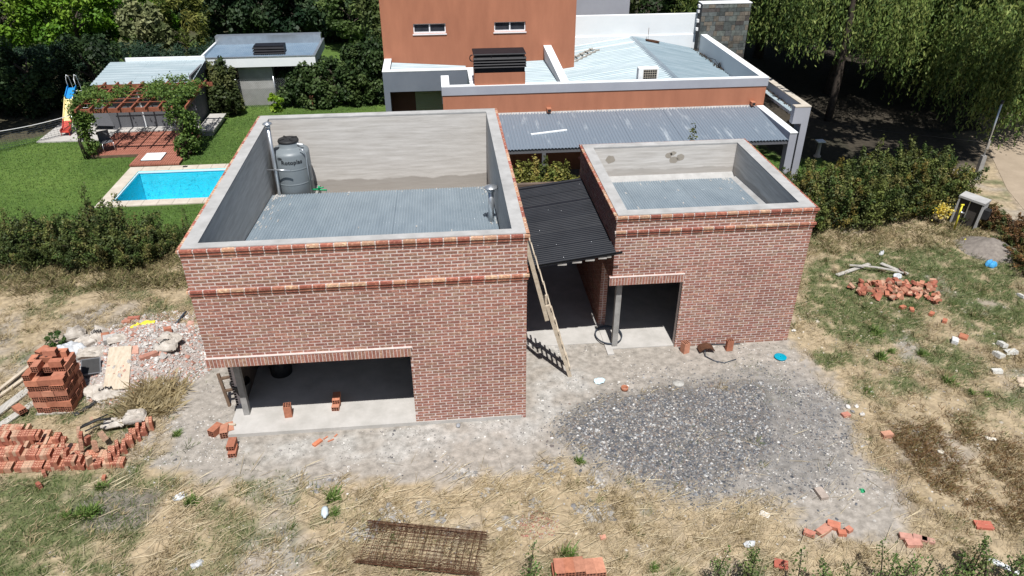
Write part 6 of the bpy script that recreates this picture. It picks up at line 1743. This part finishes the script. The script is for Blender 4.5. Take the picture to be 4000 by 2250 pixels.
# white stones and single bricks on the right
def stone(label, uv, s, col=(.62, .6, .56), group=None):
    r = np.random.default_rng(int(abs(uv[0]*100))+3)
    q = MB().lathe([(.01, -.3), (.7, -.22), (1, .1), (.72, .45), (.01, .6)], n=8)
    q.v = [(v[0]*r.uniform(.8, 1.15), v[1]*r.uniform(.7, 1), v[2]*r.uniform(.85, 1.1)) for v in q.v]
    o = q.build('stone', M['stone_obj']); o.location = (*uv, s*.2); o.scale = (s, s*.8, s*.75); o.rotation_euler = (0, 0, r.uniform(0, 6)); o.color = (*col, 1)
    return tag(o, label, 'stone', group)
stone('white stone at the right rim of the gravel, left of a pair', (8.01, -0.44), .10)
stone('white stone at the right rim of the gravel, right of a pair', (8.23, -0.44), .09)
stone('dark rounded stone below the white pair', (8.04, -0.62), .07, (.2, .2, .2))
stone('flat pale stone below the white pair', (8.22, -0.75), .09, (.55, .53, .5))
stone('white stone in the dry grass near the low building corner', (8.09, 2.93), .08)
stone('white stone alone in the dry grass patch', (8.89, 0.06), .07, (.7, .69, .66))
stone('pale cobble at the right in the brown weeds', (10.74, -1.86), .10, (.6, .55, .46))
stone('second pale cobble next to the first in the brown weeds', (10.85, -1.89), .08, (.6, .55, .46))
stone('large tan rock at the right edge', (12.97, 0.10), .17, (.55, .45, .34))
stone('tan rock below the large one at the right edge', (12.89, -0.10), .13, (.55, .45, .34))
stone('grey stone left of the wall foot', (-1.65, -0.16), .09, (.3, .31, .33))
stone('pale cobble in the brown weeds by the brick', (9.37, -2.17), .09, (.6, .55, .46))
for k, (u_, s) in enumerate((((13.53, 1.63), (.24, .17, .12)), ((13.11, 1.19), (.26, .2, .12)), ((12.60, 0.52), (.24, .16, .1)), ((13.54, 1.29), (.3, .2, .1)), ((15.85, 4.02), (.26, .14, .08)))):
    slab_piece(['grey rubble block uppermost in the right rubble', 'pale rubble block left of the white sack scrap', 'white rubble piece lowest at the right', 'white broken slab in the right rubble', 'white scrap at the right edge of the grass'][k], (*u_, 0), rng.uniform(0, 3), *s, 'stone_obj', (.58, .57, .53), (.2, .15), 'rubble_block', 'rubble')
slab_piece('white block lying beside the red tile on the grass', (*(12.32, 1.93), 0), 1.0, .24, .16, .12, 'stone_obj', (.62, .62, .62), (.1, 0), 'white_block', 'block')
slab_piece('square red tile on the grass beside the white block', (*(12.73, 2.14), 0), .8, .25, .22, .06, col=(.42, .17, .1))
RB = [(3690, 1258, 'red brick piece between the heap and the white block', .9), (3638, 1230, 'red brick piece just below the heap', .7), (3560, 1213, 'red brick half below the heap, middle', 1.2), (3524, 1204, 'red brick half below the heap, left', .3)]
for (lb, p_, rz) in (('red brick piece between the heap and the white block', (12.67, 2.94), .9), ('red brick piece just below the heap', (12.51, 3.34), .7), ('small red brick half below the heap, right one', (12.05, 3.62), 1.2), ('small red brick half below the heap, left one', (11.85, 3.77), .3)):
    slab_piece(lb, (*p_, 0), rz, .18, .12, .08, col=(.40, .15, .09))
for (lb, p_, rz, s, c_) in (('pink brick half at the right rim of the fine gravel', (7.80, -0.74), .2, (.2, .14, .07), (.44, .2, .15)), ('pale topped brick in the brown weeds', (8.40, -1.54), .1, (.26, .15, .12), (.47, .25, .17)), ('grey brick lying on the bare dirt', (6.05, -3.13), .1, (.18, .30, .07), (.36, .31, .27)),
        ('leftmost brick of the loose group on the dirt', (5.32, -4.14), -.6, (.22, .13, .08), (.45, .19, .14)), ('large brick of the loose group on the dirt', (5.64, -4.10), .5, (.32, .17, .09), (.44, .22, .16)), ('upper brick of the loose group on the dirt', (5.90, -4.00), -.5, (.25, .19, .09), (.45, .17, .11)), ('small brick of the loose group on the dirt', (5.98, -4.20), -.2, (.16, .13, .08), (.44, .16, .1)), ('rounded brick end of the loose group on the dirt', (6.16, -4.13), .4, (.13, .12, .08), (.46, .2, .14)),
        ('left rear brick of the pink group near the lower right', (7.22, -4.41), -.3, (.24, .14, .07), (.46, .25, .2)), ('front brick of the pink group near the lower right', (7.27, -4.59), -.1, (.30, .16, .09), (.46, .24, .19)), ('middle brick of the pink group near the lower right', (7.48, -4.48), -.5, (.26, .14, .06), (.47, .26, .21)), ('right brick of the pink group near the lower right', (7.62, -4.54), -.5, (.24, .12, .06), (.46, .27, .22)),
        ('red slab lying alone at the lower right', (8.97, -4.29), -.2, (.34, .20, .06), (.42, .13, .09)), ('dark red tile near the lower edge shrubs', (4.45, -4.80), -.4, (.26, .21, .05), (.34, .1, .07))):
    slab_piece(lb, (*p_, 0), rz, *s, col=c_)
slab_piece('small pink brick chip in the straw near the lower edge', (*(1.14, -3.81), 0), .1, .12, .1, .05, col=(.5, .25, .18))
slab_piece('white painted strip of board at the bottom right corner', (*(8.72, -5.27), 0), -.85, .52, .12, .04, 'stone_obj', (.75, .77, .78), (0, 0), 'white_strip', 'board')
slab_piece('weathered paper flap at the rim of the fine gravel', (*(4.63, -3.55), 0), -.7, .2, .12, .02, 'stone_obj', (.6, .56, .5), (.3, 0), 'paper_scrap', 'paper')
sack('small green plastic ball on the bare dirt', (*(6.98, -3.12), 0), .2, 'green_pl', .08, .06, .05, seed=31)
sack('white plastic scrap near the lower shrubs', (*(4.01, -4.27), 0), .2, 'whitebag', .13, .09, .04, seed=32)
q = MB()
for k in range(240):
    a = rng.uniform(0, 6.28); r_ = .46*math.sqrt(rng.random()); p_ = (-0.14, -3.34)
    x_, y_ = p_[0]+r_*math.cos(a), p_[1]+r_*math.sin(a)*.8; s_ = rng.uniform(.006, .022)
    q.curc = ((.34, .15, .11), (.42, .39, .36), (.38, .2, .155))[rng.integers(3)]
    q.hexa([(x_-s_, y_-s_, 0), (x_+s_, y_-s_*.6, 0), (x_+s_*.8, y_+s_, 0), (x_-s_, y_+s_, 0), (x_-s_*.6, y_-s_*.5, s_), (x_+s_*.6, y_-s_*.5, s_*.8), (x_+s_*.5, y_+s_*.6, s_), (x_-s_*.6, y_+s_*.6, s_*.7)])
tag(q.build('brick_crumbs', M['terra_attr']), 'patch of crushed red brick and mortar in the straw', 'crumbs', kind='stuff')

# heap of broken bricks on the grass
hp = [(10.78, 5.07), (11.66, 5.30), (12.63, 5.20), (13.56, 5.03), (13.39, 4.42), (12.93, 3.80), (12.48, 4.36), (11.70, 4.14), (10.95, 4.44)]
hx = [p_[0] for p_ in hp]; hy = [p_[1] for p_ in hp]
me_b = unit_mesh('broken_brick', 1, 1, 1, M['terra'])
k = 0
while k < 130:
    x_, y_ = rng.uniform(min(hx), max(hx)), rng.uniform(min(hy), max(hy))
    if not pip(np.array([x_]), np.array([y_]), hp)[0]: continue
    cx_, cy_ = np.mean(hx), np.mean(hy)
    z_ = rng.uniform(0, .14)
    sc = (rng.uniform(.11, .24), rng.uniform(.09, .14), rng.uniform(.05, .09))
    o = inst('broken_brick', me_b, None, (x_, y_, z_+.04), (rng.normal(0, .45), rng.normal(0, .45), rng.uniform(0, 3.1)), sc, color=np.array(((.36, .145, .09), (.40, .19, .125), (.33, .12, .08), (.44, .27, .19))[rng.integers(4)])*rng.uniform(.85, 1.15))
    tag(o, 'broken red brick in the heap on the right hand grass', 'brick', 'broken bricks in the heap on the grass'); k += 1
# planks
for (a, b, w, lb, zz_, arc) in (((10.78, 5.80), (12.20, 6.40), .13, 'pale plank pointing up right behind the brick heap', .05, 0), ((11.43, 6.27), (12.91, 5.61), .07, 'thin bowed plank crossing the pale one', .12, .06), ((12.60, 6.40), (13.09, 5.63), .15, 'pale plank pointing down right behind the brick heap', .05, 0), ((12.97, 5.94), (12.98, 5.57), .06, 'short brownish stick on the right plank', .1, 0), ((12.25, 5.95), (12.55, 5.99), .04, 'short thin stick between the planks', .04, 0)):
    q = MB(); A3 = Vector((*a, zz_)); B3 = Vector((*b, zz_))
    for i_ in range(4):
        t0, t1 = i_/4, (i_+1)/4
        q.bar(A3.lerp(B3, t0)+Vector((0, 0, arc*4*t0*(1-t0))), A3.lerp(B3, t1)+Vector((0, 0, arc*4*t1*(1-t1))), w, .03)
    tag(q.build('plank', M['wood_grey'] if 'stick' not in lb else M['wood_dark']), lb, 'plank')
sack('white plastic scrap under the end of the right plank', (*(12.69, 5.54), 0), .1, 'whitebag', .17, .1, .06, seed=33)
sack('small white rag on the grass above the planks', (*(13.02, 7.11), 0), .9, 'whitebag', .17, .08, .06, seed=34)
sack('crumpled blue plastic bag on the grass at the right', (*(16.15, 5.93), 0), .4, 'blue', .24, .17, .12, seed=35)
# soil mound
mx_, my_ = (16.83, 7.03)
u = np.linspace(-1.3, 1.3, 40); GX, GY = np.meshgrid(mx_+u, my_+u)
d = np.hypot(GX-mx_, GY-my_)
GZ = .5*np.clip(1-d/1.15, -.05, 1)**1.1*(1+.25*(fbm(GX*3, GY*3)-.5)) if False else .5*np.maximum(1-d/1.15, 0)**1.1*(1+.3*(fbm(GX*3, GY*3)-.5))+(fbm(GX*6, GY*6)-.5)*.06-.04
i = np.arange(GX.size).reshape(GX.shape)
o = mesh_np('soil_mound', np.stack([GX.ravel(), GY.ravel(), GZ.ravel()], 1), np.stack([i[:-1, :-1], i[:-1, 1:], i[1:, 1:], i[1:, :-1]], -1).reshape(-1, 4), M['soil'], smooth=True)
tag(o, 'mound of dug grey soil before the white cabinet', 'soil mound', kind='stuff')
sack('grey rag lying on the soil mound', (mx_+.35, my_-.25, .25), .8, 'greywall', .15, .08, .04, seed=36)
tag(MB().bar((*(16.17, 7.43), .02), (*(16.38, 7.66), .1), .05, .05).build('yellow_stake', M['yellow']), 'short yellow stake left of the soil mound', 'stake')
# meter cabinet, gas post, flowers, street pole
MC = thing('meter_cabinet', 'pale grey masonry meter cabinet with open dark compartments at the street', 'cabinet', (17.2, 8.95, 0), -.95)
MC.scale = (.86, .86, .86)
MC.rotation_euler = (0, .06, -.95)
mb = MB()
wC, dC, hC = 1.0, .62, 1.2
mb.box(-wC/2, -wC/2+.06, -dC/2, dC/2, 0, hC).box(wC/2-.06, wC/2, -dC/2, dC/2, 0, hC).box(-wC/2+.06, wC/2-.06, dC/2-.06, dC/2, 0, hC).box(-wC/2-.02, wC/2+.02, -dC/2-.02, dC/2+.02, hC+.002, hC+.09)
mb.build('masonry', M['screed'], MC)
MB().box(-wC/2+.06, wC/2-.06, -dC/2+.1, dC/2-.06, .02, hC-.01).build('inside', M['cabin'], MC)
MB().box(-.06, -.03, -dC/2+.02, -dC/2+.1, .02, hC).build('divider', M['zinc'], MC)
MB().box(wC/2+.002, wC/2+.22, -.1, .24, .55, .95).build('meter_box', M['dark'], MC)
GP = thing('gas_post', 'yellow gas riser pipe standing left of the white cabinet', 'pipe', (16.55, 8.55, 0))
MB().tube([(0, 0, 0), (0, 0, 1.0)], .03, 10).build('pipe', M['yellow'], GP)
MB().tube([(-.06, 0, 1.0), (.06, 0, 1.0)], .035, 8).build('cap', M['yellow'], GP)
MB().tube([(-.02, -.05, .75), (.12, -.06, .7)], .035, 6).build('valve', M['zinc'], GP)
FL = thing('flower_bush', 'small yellow flowering bush in the grass before the right hedge', 'flowers', (*(16.23, 9.00), 0))
q = MB()
for k in range(8): q.tube([(0, 0, 0), (rng.normal(0, .1), rng.normal(0, .1), .55)], .008, 4, False)
q.build('stems', M['bark'], FL)
P = rng.normal(size=(420, 3))*np.array([.14, .12, .13])+np.array([0, 0, .6])
V, F, cc = leaf_quads(P, rng.normal(size=(420, 3)), .07, .8, tint(420, [(.55, .38, .02), (.7, .55, .08), (.75, .68, .3)]))
mesh_np('blossoms', V, F, M['leaf'], FL, col=cc)
SP = thing('street_pole', 'slender grey steel pole on a concrete foot beside the road', 'pole', (20.3, 12.9, 0))
MB().hexa([(-.11, -.09, -.1), (.11, -.09, -.1), (.11, .09, -.1), (-.11, .09, -.1), (-.09, -.08, 1.05), (.09, -.08, 1.05), (.09, .08, 1.05), (-.09, .08, 1.05)]).build('foot', M['concrete'], SP)
MB().tube([(0, 0, 1.05), (0, 0, 3.2)], .035, 10).build('shaft', M['zinc'], SP)
MB().tube([(0, 0, 3.2), (0, 0, 3.32)], .06, 8).build('cap', M['dark'], SP)
MB().box(-.05, .05, -.06, -.035, 1.35, 1.7).build('clamp', M['zinc'], SP)
tag(MB().tube([(20.3, 12.9, 1.6), (15.5, 15.0, 1.7), (13.0, 20, 1.9)], .008, 4).build('wire', M['dark']), 'thin dark wire running from the pole to the hedge', 'wire')
tag(MB().box(-8.45, -8.3, 25.3, 25.42, -.05, .62).box(-8.47, -8.28, 25.28, 25.44, .62, .70).build('garden_tap_post', M['orange']), 'short reddish post at the edge of the lawn before the hedge', 'post')
tag(MB().tube([(*(-4.55, 24.42), 0), (-4.3, 18.0, 1.3)], .04, 8).build('white_pipe', M['white']) if False else MB().tube([(-4.02, 9.3, 0), (-4.02, 9.3, 4.0)], .05, 8).build('white_pipe', M['white']), 'white pipe end rising behind the rear parapet of the tall building', 'pipe')
slab_piece('small red brick scrap lying on the tall building\'s roof sheet', (-4.95, 3.3, zA(0, 3.3)+.012), .2, .1, .08, .03, col=(.5, .2, .13))
q = MB()
for k in range(50):
    s_ = rng.uniform(.012, .035); x_ = -6.62+abs(rng.normal(0, .13)); y_ = 2.15+rng.normal(0, .18); z_ = zA(0, y_)+.01
    q.box(x_, x_+s_, y_, y_+s_, z_, z_+s_)
tag(q.build('mortar_chips', M['coping']), 'pinkish mortar chips below the drain hole on the tall roof', 'chips', kind='stuff')
